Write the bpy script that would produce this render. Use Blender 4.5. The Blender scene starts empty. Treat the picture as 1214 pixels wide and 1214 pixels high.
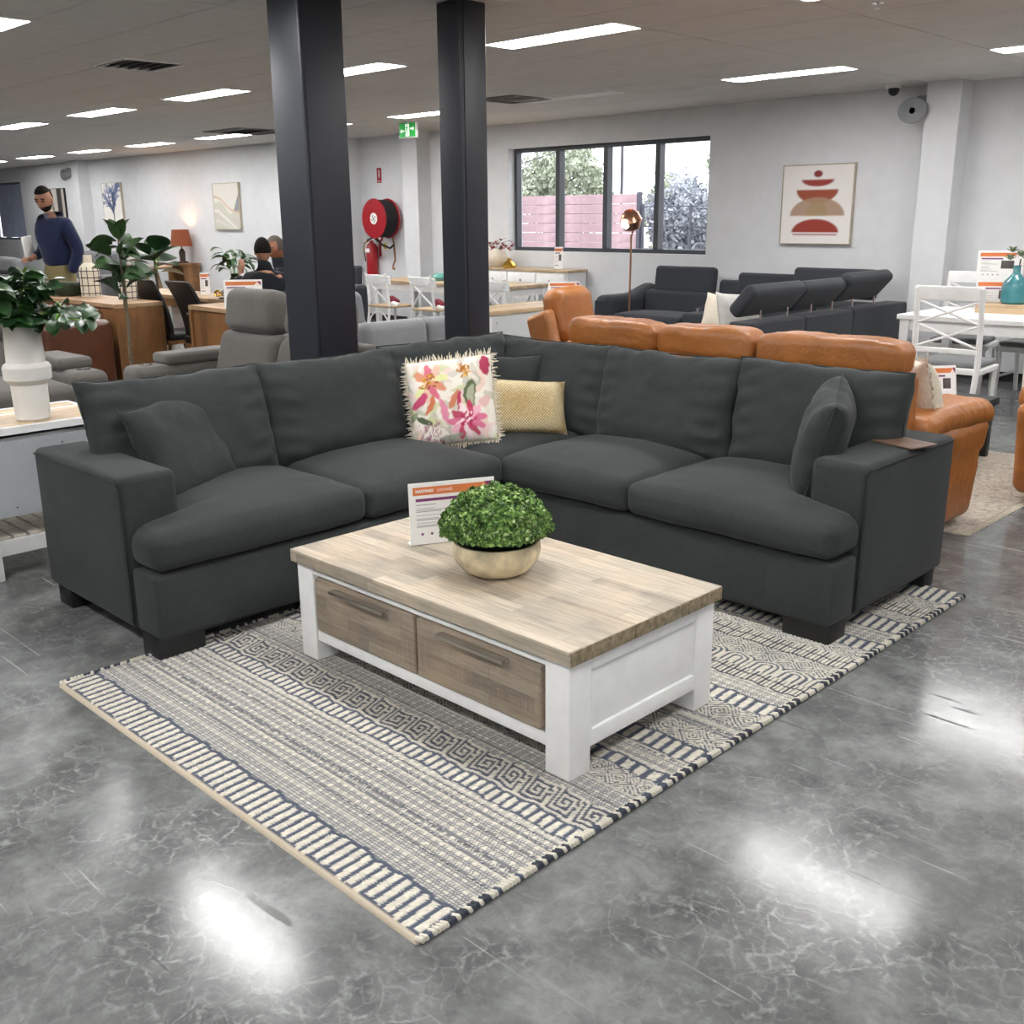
import bpy, bmesh, math, random
import numpy as np
from mathutils import Vector, Matrix, Euler, noise as mnoise

random.seed(7)
RNG = np.random.default_rng(7)
PI = math.pi
SC = bpy.context.scene
COL = SC.collection

# ------------------------------------------------------------------ camera, world, exposure
def setup_camera():
    cd = bpy.data.cameras.new('camera')
    cd.sensor_width = 36.0
    cd.lens = 36.0 * 1229.08 / 1214.0
    cd.clip_end = 200
    co = bpy.data.objects.new('camera', cd)
    COL.objects.link(co)
    yaw, pitch, roll = 0.780949463, 0.278697250, -0.00892077
    d = Vector((-math.sin(yaw) * math.cos(pitch), math.cos(yaw) * math.cos(pitch), -math.sin(pitch)))
    r = Vector((math.cos(yaw), math.sin(yaw), 0))
    u = r.cross(d)
    r2 = r * math.cos(roll) + u * math.sin(roll)
    u2 = -r * math.sin(roll) + u * math.cos(roll)
    m = Matrix((r2, u2, -d)).transposed().to_4x4()
    m.translation = Vector((0, 0, 1.6))
    co.matrix_world = m
    SC.camera = co
setup_camera()

SC.view_settings.view_transform = 'Standard'
SC.view_settings.look = 'None'
SC.view_settings.gamma = 1.0
SC.view_settings.use_curve_mapping = False
SC.view_settings.exposure = 0.0
LAMP_STRENGTH = 39.0
SKY_STRENGTH = 4.0

def setup_world():
    w = bpy.data.worlds.new('world')
    SC.world = w
    w.use_nodes = True
    nt = w.node_tree
    nt.nodes.clear()
    out = nt.nodes.new('ShaderNodeOutputWorld')
    bg = nt.nodes.new('ShaderNodeBackground')
    tc = nt.nodes.new('ShaderNodeTexCoord')
    n = nt.nodes.new('ShaderNodeTexNoise')
    n.inputs['Scale'].default_value = 2.0
    n.inputs['Detail'].default_value = 4
    cr = nt.nodes.new('ShaderNodeValToRGB')
    cr.color_ramp.elements[0].color = (0.80, 0.86, 0.92, 1)
    cr.color_ramp.elements[1].color = (1, 1, 1, 1)
    nt.links.new(tc.outputs['Generated'], n.inputs['Vector'])
    nt.links.new(n.outputs['Fac'], cr.inputs['Fac'])
    nt.links.new(cr.outputs['Color'], bg.inputs['Color'])
    bg.inputs['Strength'].default_value = SKY_STRENGTH
    nt.links.new(bg.outputs['Background'], out.inputs['Surface'])
setup_world()

# ------------------------------------------------------------------ materials
def lin(c):
    if isinstance(c, str):
        c = tuple(int(c[i:i + 2], 16) / 255 for i in (0, 2, 4))
    return tuple((x / 12.92 if x <= 0.04045 else ((x + 0.055) / 1.055) ** 2.4) for x in c)

MATS = {}
def new_mat(name):
    m = bpy.data.materials.new(name)
    m.use_nodes = True
    nt = m.node_tree
    b = nt.nodes['Principled BSDF']
    MATS[name] = m
    return m, nt, b

def N(nt, t, **kw):
    n = nt.nodes.new(t)
    for k, v in kw.items():
        if k in n.inputs.keys():
            n.inputs[k].default_value = v
        else:
            setattr(n, k, v)
    return n

def mix(nt, fac, a, b, mode='MIX'):
    n = nt.nodes.new('ShaderNodeMix')
    n.data_type = 'RGBA'
    n.blend_type = mode
    for i, v in ((0, fac), (6, a), (7, b)):
        if hasattr(v, 'links'):
            nt.links.new(v, n.inputs[i])
        else:
            if i and len(v) == 3:
                v = (*v, 1)
            n.inputs[i].default_value = v
    return n.outputs[2]

def ramp(nt, src, stops):
    n = nt.nodes.new('ShaderNodeValToRGB')
    e = n.color_ramp.elements
    while len(e) < len(stops):
        e.new(0.5)
    for i, (p, c) in enumerate(stops):
        e[i].position = p
        if isinstance(c, (int, float)):
            c = (c, c, c)
        e[i].color = (*c, 1)
    nt.links.new(src, n.inputs[0])
    return n.outputs[0]

def coords(nt, scale=(1, 1, 1), kind='Object', rot=(0, 0, 0)):
    tc = nt.nodes.new('ShaderNodeTexCoord')
    mp = nt.nodes.new('ShaderNodeMapping')
    mp.inputs['Scale'].default_value = scale
    mp.inputs['Rotation'].default_value = rot
    nt.links.new(tc.outputs[kind], mp.inputs['Vector'])
    return mp.outputs['Vector']

def noise(nt, vec, scale, detail=3, rough=0.5, dist=0.0):
    n = N(nt, 'ShaderNodeTexNoise')
    n.inputs['Scale'].default_value = scale
    n.inputs['Detail'].default_value = detail
    n.inputs['Roughness'].default_value = rough
    n.inputs['Distortion'].default_value = dist
    nt.links.new(vec, n.inputs['Vector'])
    return n.outputs['Fac']

def bump(nt, b, h, strength=0.2, dist=0.01, normal=None):
    n = nt.nodes.new('ShaderNodeBump')
    n.inputs['Strength'].default_value = strength
    n.inputs['Distance'].default_value = dist
    nt.links.new(h, n.inputs['Height'])
    if normal is not None:
        nt.links.new(normal, n.inputs['Normal'])
    nt.links.new(n.outputs['Normal'], b.inputs['Normal'])
    return n.outputs['Normal']

def M(name, color, rough=0.5, metal=0.0, var=0.06, nscale=6.0, bstr=0.0, bscale=80.0, sheen=0.0, coat=0.0, spec=None, bdist=0.004):
    """plain procedural material: tint varied by a noise, optional fine relief"""
    if name in MATS:
        return MATS[name]
    m, nt, b = new_mat(name)
    c = lin(color)
    v = coords(nt)
    f = noise(nt, v, nscale, 4)
    lo = tuple(x * (1 - var * 2) for x in c)
    hi = tuple(min(1, x * (1 + var * 2)) for x in c)
    nt.links.new(ramp(nt, f, [(0.3, lo), (0.7, hi)]), b.inputs['Base Color'])
    b.inputs['Roughness'].default_value = rough
    b.inputs['Metallic'].default_value = metal
    if sheen:
        b.inputs['Sheen Weight'].default_value = sheen
        b.inputs['Sheen Roughness'].default_value = 0.5
    if coat:
        b.inputs['Coat Weight'].default_value = coat
        b.inputs['Coat Roughness'].default_value = 0.15
    if spec is not None:
        b.inputs['Specular IOR Level'].default_value = spec
    if bstr:
        bump(nt, b, noise(nt, v, bscale, 3), bstr, bdist)
    return m

def fabric(name, color, var=0.16, weave=900.0, sheen=0.25, rough=0.9, blot=3.0):
    if name in MATS:
        return MATS[name]
    m, nt, b = new_mat(name)
    c = lin(color)
    v = coords(nt)
    f1 = noise(nt, v, blot, 5, 0.6, 0.6)
    f2 = noise(nt, v, 60, 3)
    f3 = noise(nt, v, weave * 0.5, 2)
    a = ramp(nt, f1, [(0.3, tuple(x * (1 - var) for x in c)), (0.7, tuple(x * (1 + var) for x in c))])
    a = mix(nt, 0.35, a, ramp(nt, f2, [(0.25, tuple(x * 0.7 for x in c)), (0.75, tuple(x * 1.3 for x in c))]))
    a = mix(nt, 0.3, a, ramp(nt, f3, [(0.3, tuple(x * 0.6 for x in c)), (0.7, tuple(x * 1.4 for x in c))]))
    nt.links.new(a, b.inputs['Base Color'])
    b.inputs['Roughness'].default_value = rough
    b.inputs['Sheen Weight'].default_value = sheen
    b.inputs['Sheen Roughness'].default_value = 0.4
    b.inputs['Specular IOR Level'].default_value = 0.25
    bump(nt, b, mix(nt, 0.5, f2, f3), 0.25, 0.002)
    return m

def leather(name, color, rough=0.38):
    m, nt, b = new_mat(name)
    c = lin(color)
    v = coords(nt)
    f1 = noise(nt, v, 5, 4, 0.6, 0.4)
    a = ramp(nt, f1, [(0.3, tuple(x * 0.82 for x in c)), (0.7, tuple(min(1, x * 1.15) for x in c))])
    nt.links.new(a, b.inputs['Base Color'])
    b.inputs['Roughness'].default_value = rough
    vo = N(nt, 'ShaderNodeTexVoronoi')
    vo.inputs['Scale'].default_value = 260
    nt.links.new(v, vo.inputs['Vector'])
    n1 = bump(nt, b, noise(nt, v, 14, 3, 0.5, 1.0), 0.35, 0.02)
    bump(nt, b, vo.outputs['Distance'], 0.12, 0.002, n1)
    return m

def wood(name, c1, c2, axis=0, rough=0.55, block=None, dark=None, grain=1.0, coat=0.0):
    """grain runs along `axis`; block = (length, width) tints glued blocks"""
    m, nt, b = new_mat(name)
    c1, c2 = lin(c1), lin(c2)
    s = [14.0 * grain] * 3
    s[axis] = 1.2 * grain
    v = coords(nt, tuple(s))
    f = noise(nt, v, 3.0, 6, 0.65, 0.8)
    s2 = [70.0 * grain] * 3
    s2[axis] = 2.5 * grain
    v2 = coords(nt, tuple(s2))
    f2 = noise(nt, v2, 2.5, 4, 0.7, 0.3)
    a = ramp(nt, f, [(0.28, c1), (0.72, c2)])
    a = mix(nt, 0.45, a, mix(nt, f2, tuple(x * 0.62 for x in c1), tuple(min(1, x * 1.12) for x in c2)))
    if block:
        rot = (0, 0, 0)
        tc = nt.nodes.new('ShaderNodeTexCoord')
        sep = nt.nodes.new('ShaderNodeSeparateXYZ')
        nt.links.new(tc.outputs['Object'], sep.inputs[0])
        cmb = nt.nodes.new('ShaderNodeCombineXYZ')
        other = [i for i in range(3) if i != axis]
        nt.links.new(sep.outputs[axis], cmb.inputs[0])
        add = N(nt, 'ShaderNodeMath', operation='ADD')
        nt.links.new(sep.outputs[other[0]], add.inputs[0])
        nt.links.new(sep.outputs[other[1]], add.inputs[1])
        nt.links.new(add.outputs[0], cmb.inputs[1])
        br = N(nt, 'ShaderNodeTexBrick')
        br.inputs['Scale'].default_value = 1.0
        br.inputs['Brick Width'].default_value = block[0]
        br.inputs['Row Height'].default_value = block[1]
        br.inputs['Mortar Size'].default_value = 0.0006
        br.inputs['Bias'].default_value = 0.0
        br.offset = 0.37
        br.squash = 0.7
        br.squash_frequency = 3
        br.inputs['Color1'].default_value = (0.62, 0.60, 0.58, 1)
        br.inputs['Color2'].default_value = (1.15, 1.12, 1.05, 1)
        br.inputs['Mortar'].default_value = (0.45, 0.4, 0.36, 1)
        nt.links.new(cmb.outputs[0], br.inputs['Vector'])
        a = mix(nt, 0.85, a, br.outputs['Color'], 'MULTIPLY')
        b2 = noise(nt, coords(nt), 5.0, 3)
        a = mix(nt, ramp(nt, b2, [(0.45, 0), (0.7, 0.45)]), a, tuple(x * y for x, y in zip(c2, (1.05, 0.90, 0.76))))
        s5 = [90.0] * 3
        s5[axis] = 4.0
        st_ = noise(nt, coords(nt, tuple(s5)), 1.0, 3, 0.6, 0.4)
        a = mix(nt, ramp(nt, st_, [(0.52, 0), (0.68, 0.38)]), a, tuple(x * 0.55 for x in c1))
    if dark:
        # rough sawn patches with bands across the grain
        s3 = [1.0] * 3
        s3[axis] = 170.0
        f4 = noise(nt, coords(nt, tuple(s3)), 1.0, 2)
        s4 = [22.0] * 3
        s4[axis] = 3.0
        f5 = noise(nt, coords(nt, tuple(s4)), 1.0, 2, 0.4, 0.2)
        msk = mix(nt, ramp(nt, f5, [(0.52, 0), (0.58, 1)]), (0, 0, 0), ramp(nt, f4, [(0.45, 0), (0.62, 0.5)]))
        a = mix(nt, msk, a, lin(dark))
    nt.links.new(a, b.inputs['Base Color'])
    b.inputs['Roughness'].default_value = rough
    if coat:
        b.inputs['Coat Weight'].default_value = coat
    bump(nt, b, f2, 0.25, 0.002)
    return m

def painted(name='painted', rough=0.8, weave=0.0, metal=0.0, bs=0.3):
    """reads the mesh's own 'Col' attribute"""
    if name in MATS:
        return MATS[name]
    m, nt, b = new_mat(name)
    at = N(nt, 'ShaderNodeAttribute', attribute_name='Col')
    out = at.outputs['Color']
    v = coords(nt)
    if weave:
        f = noise(nt, v, weave, 2)
        out = mix(nt, 0.5, out, mix(nt, f, (0.6, 0.6, 0.6), (1.4, 1.4, 1.4)), 'MULTIPLY')
        bump(nt, b, f, bs, 0.002)
    nt.links.new(out, b.inputs['Base Color'])
    b.inputs['Roughness'].default_value = rough
    b.inputs['Specular IOR Level'].default_value = 0.3
    return m

def emit(name, color, strength):
    m, nt, b = new_mat(name)
    b.inputs['Base Color'].default_value = (0.8, 0.8, 0.8, 1) if strength > 5 else (*lin(color), 1)
    b.inputs['Emission Color'].default_value = (*lin(color), 1)
    b.inputs['Emission Strength'].default_value = strength
    return m

# ------------------------------------------------------------------ mesh builder
def rounded(size, r=0.01, seg=2, flat=(1, 1, 1)):
    h = np.array(size, float) / 2
    if r <= 0:
        V = np.array([(x, y, z) for x in (-1, 1) for y in (-1, 1) for z in (-1, 1)], float) * h
        F = [(0, 1, 3, 2), (4, 6, 7, 5), (0, 4, 5, 1), (2, 3, 7, 6), (0, 2, 6, 4), (1, 5, 7, 3)]
        return V, F
    r = min(r, float(h.min()) * 0.999)
    lists = []
    for a in range(3):
        L = []
        for k in range(seg + 1):
            L.append((-(h[a] - r), math.tan((-1 + k / seg) * PI / 4)))
        for j in range(1, flat[a]):
            L.append(((h[a] - r) * (-1 + 2 * j / flat[a]), 0.0))
        for k in range(seg + 1):
            L.append(((h[a] - r), math.tan(k / seg * PI / 4)))
        lists.append(np.array(L))
    VV, FF, off = [], [], 0
    for a in range(3):
        b, c = (a + 1) % 3, (a + 2) % 3
        Lb, Lc = lists[b], lists[c]
        nb, nc = len(Lb), len(Lc)
        for s in (-1, 1):
            P = np.zeros((nb, nc, 3))
            D = np.zeros((nb, nc, 3))
            P[..., a] = s * (h[a] - r)
            D[..., a] = s
            P[..., b] = Lb[:, None, 0]
            D[..., b] = Lb[:, None, 1]
            P[..., c] = Lc[None, :, 0]
            D[..., c] = Lc[None, :, 1]
            D /= np.linalg.norm(D, axis=2, keepdims=True)
            VV.append((P + r * D).reshape(-1, 3))
            i = np.arange(nb - 1)[:, None] * nc + np.arange(nc - 1)[None, :] + off
            q = np.stack([i, i + nc, i + nc + 1, i + 1], -1).reshape(-1, 4)
            if s < 0:
                q = q[:, ::-1]
            FF.append(q)
            off += nb * nc
    V = np.concatenate(VV)
    F = np.concatenate(FF)
    key = np.round(V, 5)
    _, first, inv = np.unique(key, axis=0, return_index=True, return_inverse=True)
    inv = inv.reshape(-1)
    V = V[first]
    F = inv[F]
    ok = []
    for f in F.tolist():
        g = []
        for x in f:
            if x not in g:
                g.append(x)
        if len(g) >= 3:
            ok.append(tuple(g))
    return V, ok

def rotm(rx=0, ry=0, rz=0):
    return np.array(Euler((rx, ry, rz)).to_matrix())

def smoothstep(x, a, b):
    t = np.clip((x - a) / (b - a), 0, 1)
    return t * t * (3 - 2 * t)

class MB:
    def __init__(self):
        self.V, self.F, self.n = [], [], 0
        self.C = []
    def add(self, V, F, col=None):
        V = np.asarray(V, float)
        self.V.append(V)
        n = self.n
        self.F.extend([tuple(i + n for i in f) for f in F])
        self.n += len(V)
        if col is not None:
            self.C.append(np.broadcast_to(np.array(col, float), (len(V), 3)))
        return self
    def box(self, c, s, r=0.0, seg=1, rot=None, f=None, flat=(1, 1, 1), col=None):
        V, F = rounded(s, r, seg, flat)
        if f is not None:
            V = f(V)
        if rot is not None:
            V = V @ rotm(*rot).T
        return self.add(V + np.array(c), F, col)
    def bx(self, x0, x1, y0, y1, z0, z1, r=0.0, seg=1, f=None, flat=(1, 1, 1), col=None):
        return self.box(((x0 + x1) / 2, (y0 + y1) / 2, (z0 + z1) / 2), (abs(x1 - x0), abs(y1 - y0), abs(z1 - z0)), r, seg, None, f, flat, col)
    def tube(self, pts, r, n=8, caps=True, col=None, closed=False):
        P = [Vector(p) for p in pts]
        R = r if hasattr(r, '__len__') else [r] * len(P)
        V, F = [], []
        up = Vector((0, 0, 1))
        T0 = (P[1] - P[0]).normalized()
        if abs(T0.dot(up)) > 0.9:
            up = Vector((1, 0, 0))
        X = T0.cross(up).normalized()
        for i, p in enumerate(P):
            if i == 0:
                T = (P[1] - P[0])
            elif i == len(P) - 1:
                T = P[-1] - P[-2]
            else:
                T = (P[i + 1] - P[i]).normalized() + (P[i] - P[i - 1]).normalized()
            if T.length < 1e-9:
                T = Vector((0, 0, 1))
            T.normalize()
            X = (X - T * X.dot(T))
            if X.length < 1e-6:
                X = T.orthogonal()
            X.normalize()
            Y = T.cross(X)
            for k in range(n):
                a = 2 * PI * k / n
                V.append(p + (X * math.cos(a) + Y * math.sin(a)) * R[i])
        for i in range(len(P) - 1):
            for k in range(n):
                a, b = i * n + k, i * n + (k + 1) % n
                F.append((a, b, b + n, a + n))
        if caps:
            F.append(tuple(range(n))[::-1])
            F.append(tuple((len(P) - 1) * n + k for k in range(n)))
        return self.add([tuple(v) for v in V], F, col)
    def lathe(self, prof, n=24, c=(0, 0, 0), rot=None, col=None, sx=1.0):
        """prof: list of (radius, z)"""
        V, F = [], []
        for r, z in prof:
            for k in range(n):
                a = 2 * PI * k / n
                V.append((r * math.cos(a) * sx, r * math.sin(a), z))
        m = len(prof)
        for i in range(m - 1):
            for k in range(n):
                a, b = i * n + k, i * n + (k + 1) % n
                F.append((a, b, b + n, a + n))
        if prof[0][0] > 1e-5:
            F.append(tuple(range(n))[::-1])
        if prof[-1][0] > 1e-5:
            F.append(tuple((m - 1) * n + k for k in range(n)))
        V = np.array(V)
        if rot is not None:
            V = V @ rotm(*rot).T
        return self.add(V + np.array(c), F, col)
    def prism(self, poly, t, c=(0, 0, 0), rot=None, col=None):
        """poly in local XY, thickness t along +z"""
        n = len(poly)
        V = [(x, y, 0) for x, y in poly] + [(x, y, t) for x, y in poly]
        F = [tuple(range(n))[::-1], tuple(range(n, 2 * n))]
        for k in range(n):
            F.append((k, (k + 1) % n, (k + 1) % n + n, k + n))
        V = np.array(V, float)
        if rot is not None:
            V = V @ rotm(*rot).T
        return self.add(V + np.array(c), F, col)
    def mesh(self, name, smooth=True, angle=40):
        me = bpy.data.meshes.new(name)
        V = np.concatenate(self.V)
        me.from_pydata(V.tolist(), [], self.F)
        if self.C:
            C = np.ones((len(V), 4), np.float32)
            C[:, :3] = np.concatenate(self.C)
            at = me.color_attributes.new('Col', 'FLOAT_COLOR', 'POINT')
            at.data.foreach_set('color', C.ravel())
        me.validate()
        if smooth:
            me.polygons.foreach_set('use_smooth', [True] * len(me.polygons))
            try:
                me.set_sharp_from_angle(angle=math.radians(angle))
            except Exception:
                pass
        me.update()
        return me
    def build(self, name, mat, parent=None, smooth=True, angle=40, label=None, kind=None, loc=None, rot=None):
        me = self.mesh(name, smooth, angle)
        me.materials.append(mat)
        o = bpy.data.objects.new(name, me)
        COL.objects.link(o)
        if parent is not None:
            o.parent = parent
        if loc is not None:
            o.location = loc
        if rot is not None:
            o.rotation_euler = rot
        if label:
            o['label'] = label
        if kind:
            o['kind'] = kind
        return o

def thing(name, label, cat, loc=(0, 0, 0), rz=0.0, group=None):
    o = bpy.data.objects.new(name, None)
    o.empty_display_size = 0.1
    COL.objects.link(o)
    o.location = loc
    o.rotation_euler = (0, 0, rz)
    o['label'] = label
    o['category'] = cat
    if group:
        o['group'] = group
    return o

def tag(o, label, cat, group=None, kind=None):
    o['label'] = label
    o['category'] = cat
    if group:
        o['group'] = group
    if kind:
        o['kind'] = kind
    return o

def struct(o):
    o['kind'] = 'structure'
    return o

def children_map():
    d = {}
    for o in COL.objects:
        if o.parent:
            d.setdefault(o.parent.name, []).append(o)
    return d

def copy_tree(o, loc=None, rz=None, label=None, parent=None, cm=None):
    if cm is None:
        cm = children_map()
    c = o.copy()
    COL.objects.link(c)
    if parent is not None:
        c.parent = parent
    if loc is not None:
        c.location = loc
    if rz is not None:
        c.rotation_euler = (0, 0, rz)
    if label:
        c['label'] = label
    for ch in cm.get(o.name, []):
        copy_tree(ch, parent=c, cm=cm)
    return c

def piece(src, parent, loc, rot=(0, 0, 0), scale=(1, 1, 1), name=None):
    c = src.copy()
    COL.objects.link(c)
    c.parent = parent
    c.location = loc
    c.rotation_euler = rot
    c.scale = scale
    return c

def wrinkle(V, amp, freq, seed=0.0):
    out = V.copy()
    for i, p in enumerate(V):
        q = Vector((p[0] * freq + seed, p[1] * freq + seed * 1.7, p[2] * freq - seed))
        out[i] += np.array(mnoise.noise_vector(q)) * amp
    return out

def pillow_geo(w, h, t, pinch=0.06, n=18, amp=0.006, seed=1.0, puff=0.5, sag=0.0):
    """upright pillow in local XZ, thickness along Y, centre at origin"""
    u = np.linspace(-1, 1, n + 1)
    u = np.sign(u) * (1 - (1 - np.abs(u)) ** 1.25)
    U, W = np.meshgrid(u, u, indexing='ij')
    X = w / 2 * U * (1 - pinch * (1 - W ** 2) * np.abs(U) ** 3)
    Z = h / 2 * W * (1 - pinch * (1 - U ** 2) * np.abs(W) ** 3)
    T = t / 2 * ((1 - np.abs(U) ** 3.2) * (1 - np.abs(W) ** 3.2)) ** puff
    if sag:
        T = T * (1 + sag * (-W))
    rim = (np.abs(U) > 0.9999) | (np.abs(W) > 0.9999)
    V, F = [], []
    idx = {}
    m = n + 1
    front = np.zeros((m, m), int)
    back = np.zeros((m, m), int)
    for i in range(m):
        for j in range(m):
            front[i, j] = len(V)
            V.append((X[i, j], -T[i, j], Z[i, j]))
    for i in range(m):
        for j in range(m):
            if rim[i, j]:
                back[i, j] = front[i, j]
            else:
                back[i, j] = len(V)
                V.append((X[i, j], T[i, j], Z[i, j]))
    for i in range(n):
        for j in range(n):
            F.append((front[i, j], front[i + 1, j], front[i + 1, j + 1], front[i, j + 1]))
            F.append((back[i, j + 1], back[i + 1, j + 1], back[i + 1, j], back[i, j]))
    V = np.array(V)
    if amp:
        V = wrinkle(V, amp, 7.0, seed)
        V = wrinkle(V, amp * 0.5, 17.0, seed + 5)
    return V, F

def pillow_piping(w, h, pinch, r=0.004):
    pts = []
    n = 14
    for a, b, c, d in ((-1, -1, 1, -1), (1, -1, 1, 1), (1, 1, -1, 1), (-1, 1, -1, -1)):
        for k in range(n):
            U = a + (c - a) * k / n
            W = b + (d - b) * k / n
            pts.append((w / 2 * U * (1 - pinch * (1 - W ** 2) * abs(U) ** 3), 0, h / 2 * W * (1 - pinch * (1 - U ** 2) * abs(W) ** 3)))
    pts.append(pts[0])
    return pts

def leaf_geo(L, Wd, droop=0.2, fold=0.15, n=6, shape=1.0, wave=0.0):
    """leaf along +X from origin, upper side +Z"""
    V, F = [], []
    for i in range(n + 1):
        t = i / n
        w = Wd / 2 * (math.sin(PI * min(1, t ** shape)) ** 0.75 if 0 < t < 1 else 0.0)
        x = L * t * (1 - 0.15 * droop * t)
        z = L * (0.25 * droop * math.sin(PI * t * 0.7) - droop * t * t * 0.6)
        wz = wave * Wd * math.sin(i * 2.1)
        V += [(x, -w, z + fold * w + wz), (x, 0, z), (x, w, z + fold * w - wz)]
    for i in range(n):
        a = i * 3
        F += [(a, a + 3, a + 4, a + 1), (a + 1, a + 4, a + 5, a + 2)]
    m = len(V)
    V2 = [(x, y, z - 0.0008) for x, y, z in V]
    F2 = [tuple(i + m for i in f[::-1]) for f in F]
    return V + V2, F + F2

# ------------------------------------------------------------------ shared materials
m_wall = M('wall_paint', 'dadbdd', 0.75, var=0.015, bstr=0.05, bscale=60)
m_wall2 = M('wall_paint_b', 'cfd1d4', 0.75, var=0.015)
m_tile = M('ceiling_tile_m', 'd2cec9', 0.9, var=0.02, bstr=0.1, bscale=200)
m_slab = M('ceiling_grid_m', '8d8a86', 0.8)
m_steel = M('charcoal_steel', '24272f', 0.38, 0.0, var=0.04, nscale=2)
m_frame = M('window_frame_m', '3c3f45', 0.45, var=0.03)
m_black = M('black_plastic', '17181a', 0.5)
m_blackleg = M('black_leg', '121316', 0.45)
m_dark = fabric('charcoal_suede', '343838', 0.28, 900, 0.08)
m_darkseam = fabric('charcoal_seam', '252827', 0.1, 900, 0.1)
m_white = M('white_paint', 'efefee', 0.5, var=0.02, nscale=12, bstr=0.08, bscale=50)
m_whitew = M('white_timber', 'efefee', 0.5, var=0.015, nscale=20, bstr=0.1, bscale=40)
m_tan = leather('tan_leather', 'a06430', 0.40)
m_tandark = leather('tan_leather_dark', '7c4a1e')
m_brown = leather('brown_leather', '54301f', 0.35)
m_grey = fabric('grey_recliner_suede', '5f5c58', 0.13, 700, 0.25)
m_greyd = fabric('grey_recliner_seam', '45423f', 0.1, 700, 0.2)
m_char2 = fabric('slate_fabric', '3a3d42', 0.1, 800, 0.15)
m_ltgrey = fabric('light_grey_fabric', '7f8083', 0.1, 500, 0.3)
m_cream = fabric('cream_linen', 'd9cfbd', 0.1, 500, 0.3)
m_oak = wood('oak_top', 'b59b7c', 'd5c0a2', 0, 0.5, block=(0.9, 0.09))
m_oaky = wood('oak_top_y', 'c3a783', 'd9c3a3', 1, 0.5, block=(0.9, 0.09))
m_timber = wood('warm_timber', '6f4a2b', '9a7047', 2, 0.45, block=(1.4, 0.11))
m_timbtop = wood('warm_timber_top', 'a08263', 'c4a684', 0, 0.45, block=(1.2, 0.11))
m_chrome = M('chrome', 'd9d9dc', 0.18, 1.0, var=0.01)
m_nickel = M('brushed_nickel', 'b8b2a8', 0.32, 1.0, var=0.03)
m_gold = M('gold_metal', 'c9a24a', 0.25, 1.0, var=0.03)
m_rose = M('rose_gold', 'c99478', 0.28, 1.0, var=0.03)
m_red = M('red_enamel', 'a01a24', 0.35, var=0.03)
m_paper = M('paper_white', 'f1f0ee', 0.6, var=0.01)
m_orange = M('print_orange', 'd97b45', 0.6, var=0.01)
m_purple = M('print_purple', '7c3a70', 0.6, var=0.01)
m_print = M('print_grey', 'a9a8a8', 0.6, var=0.01)
m_printd = M('print_dark', '55504e', 0.6, var=0.2, nscale=40)
m_leaf = M('leaf_green', '24441f', 0.42, var=0.25, nscale=18, coat=0.08)
m_leafd = M('leaf_dark_green', '1f3d1e', 0.38, var=0.25, nscale=18, coat=0.12)
m_leafl = M('leaf_light_green', '6f9a3c', 0.45, var=0.2, nscale=18)
m_stem = M('plant_stem', '5c5140', 0.8, var=0.15, nscale=30, bstr=0.4, bscale=60)
m_skin = M('skin', 'a0725a', 0.5, var=0.05, nscale=10)
m_hair = M('dark_hair', '16110f', 0.85, var=0.2, nscale=60, spec=0.12)

def glass_mat():
    m, nt, b = new_mat('window_glass')
    b.inputs['Base Color'].default_value = (0.96, 0.96, 0.99, 1)
    b.inputs['Roughness'].default_value = 0.0
    b.inputs['Transmission Weight'].default_value = 1.0
    b.inputs['IOR'].default_value = 1.05
    return m
m_glass = glass_mat()

def acrylic_mat():
    m, nt, b = new_mat('clear_acrylic')
    b.inputs['Base Color'].default_value = (0.95, 0.96, 0.97, 1)
    b.inputs['Roughness'].default_value = 0.05
    b.inputs['Alpha'].default_value = 0.35
    return m
m_acrylic = acrylic_mat()

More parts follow.
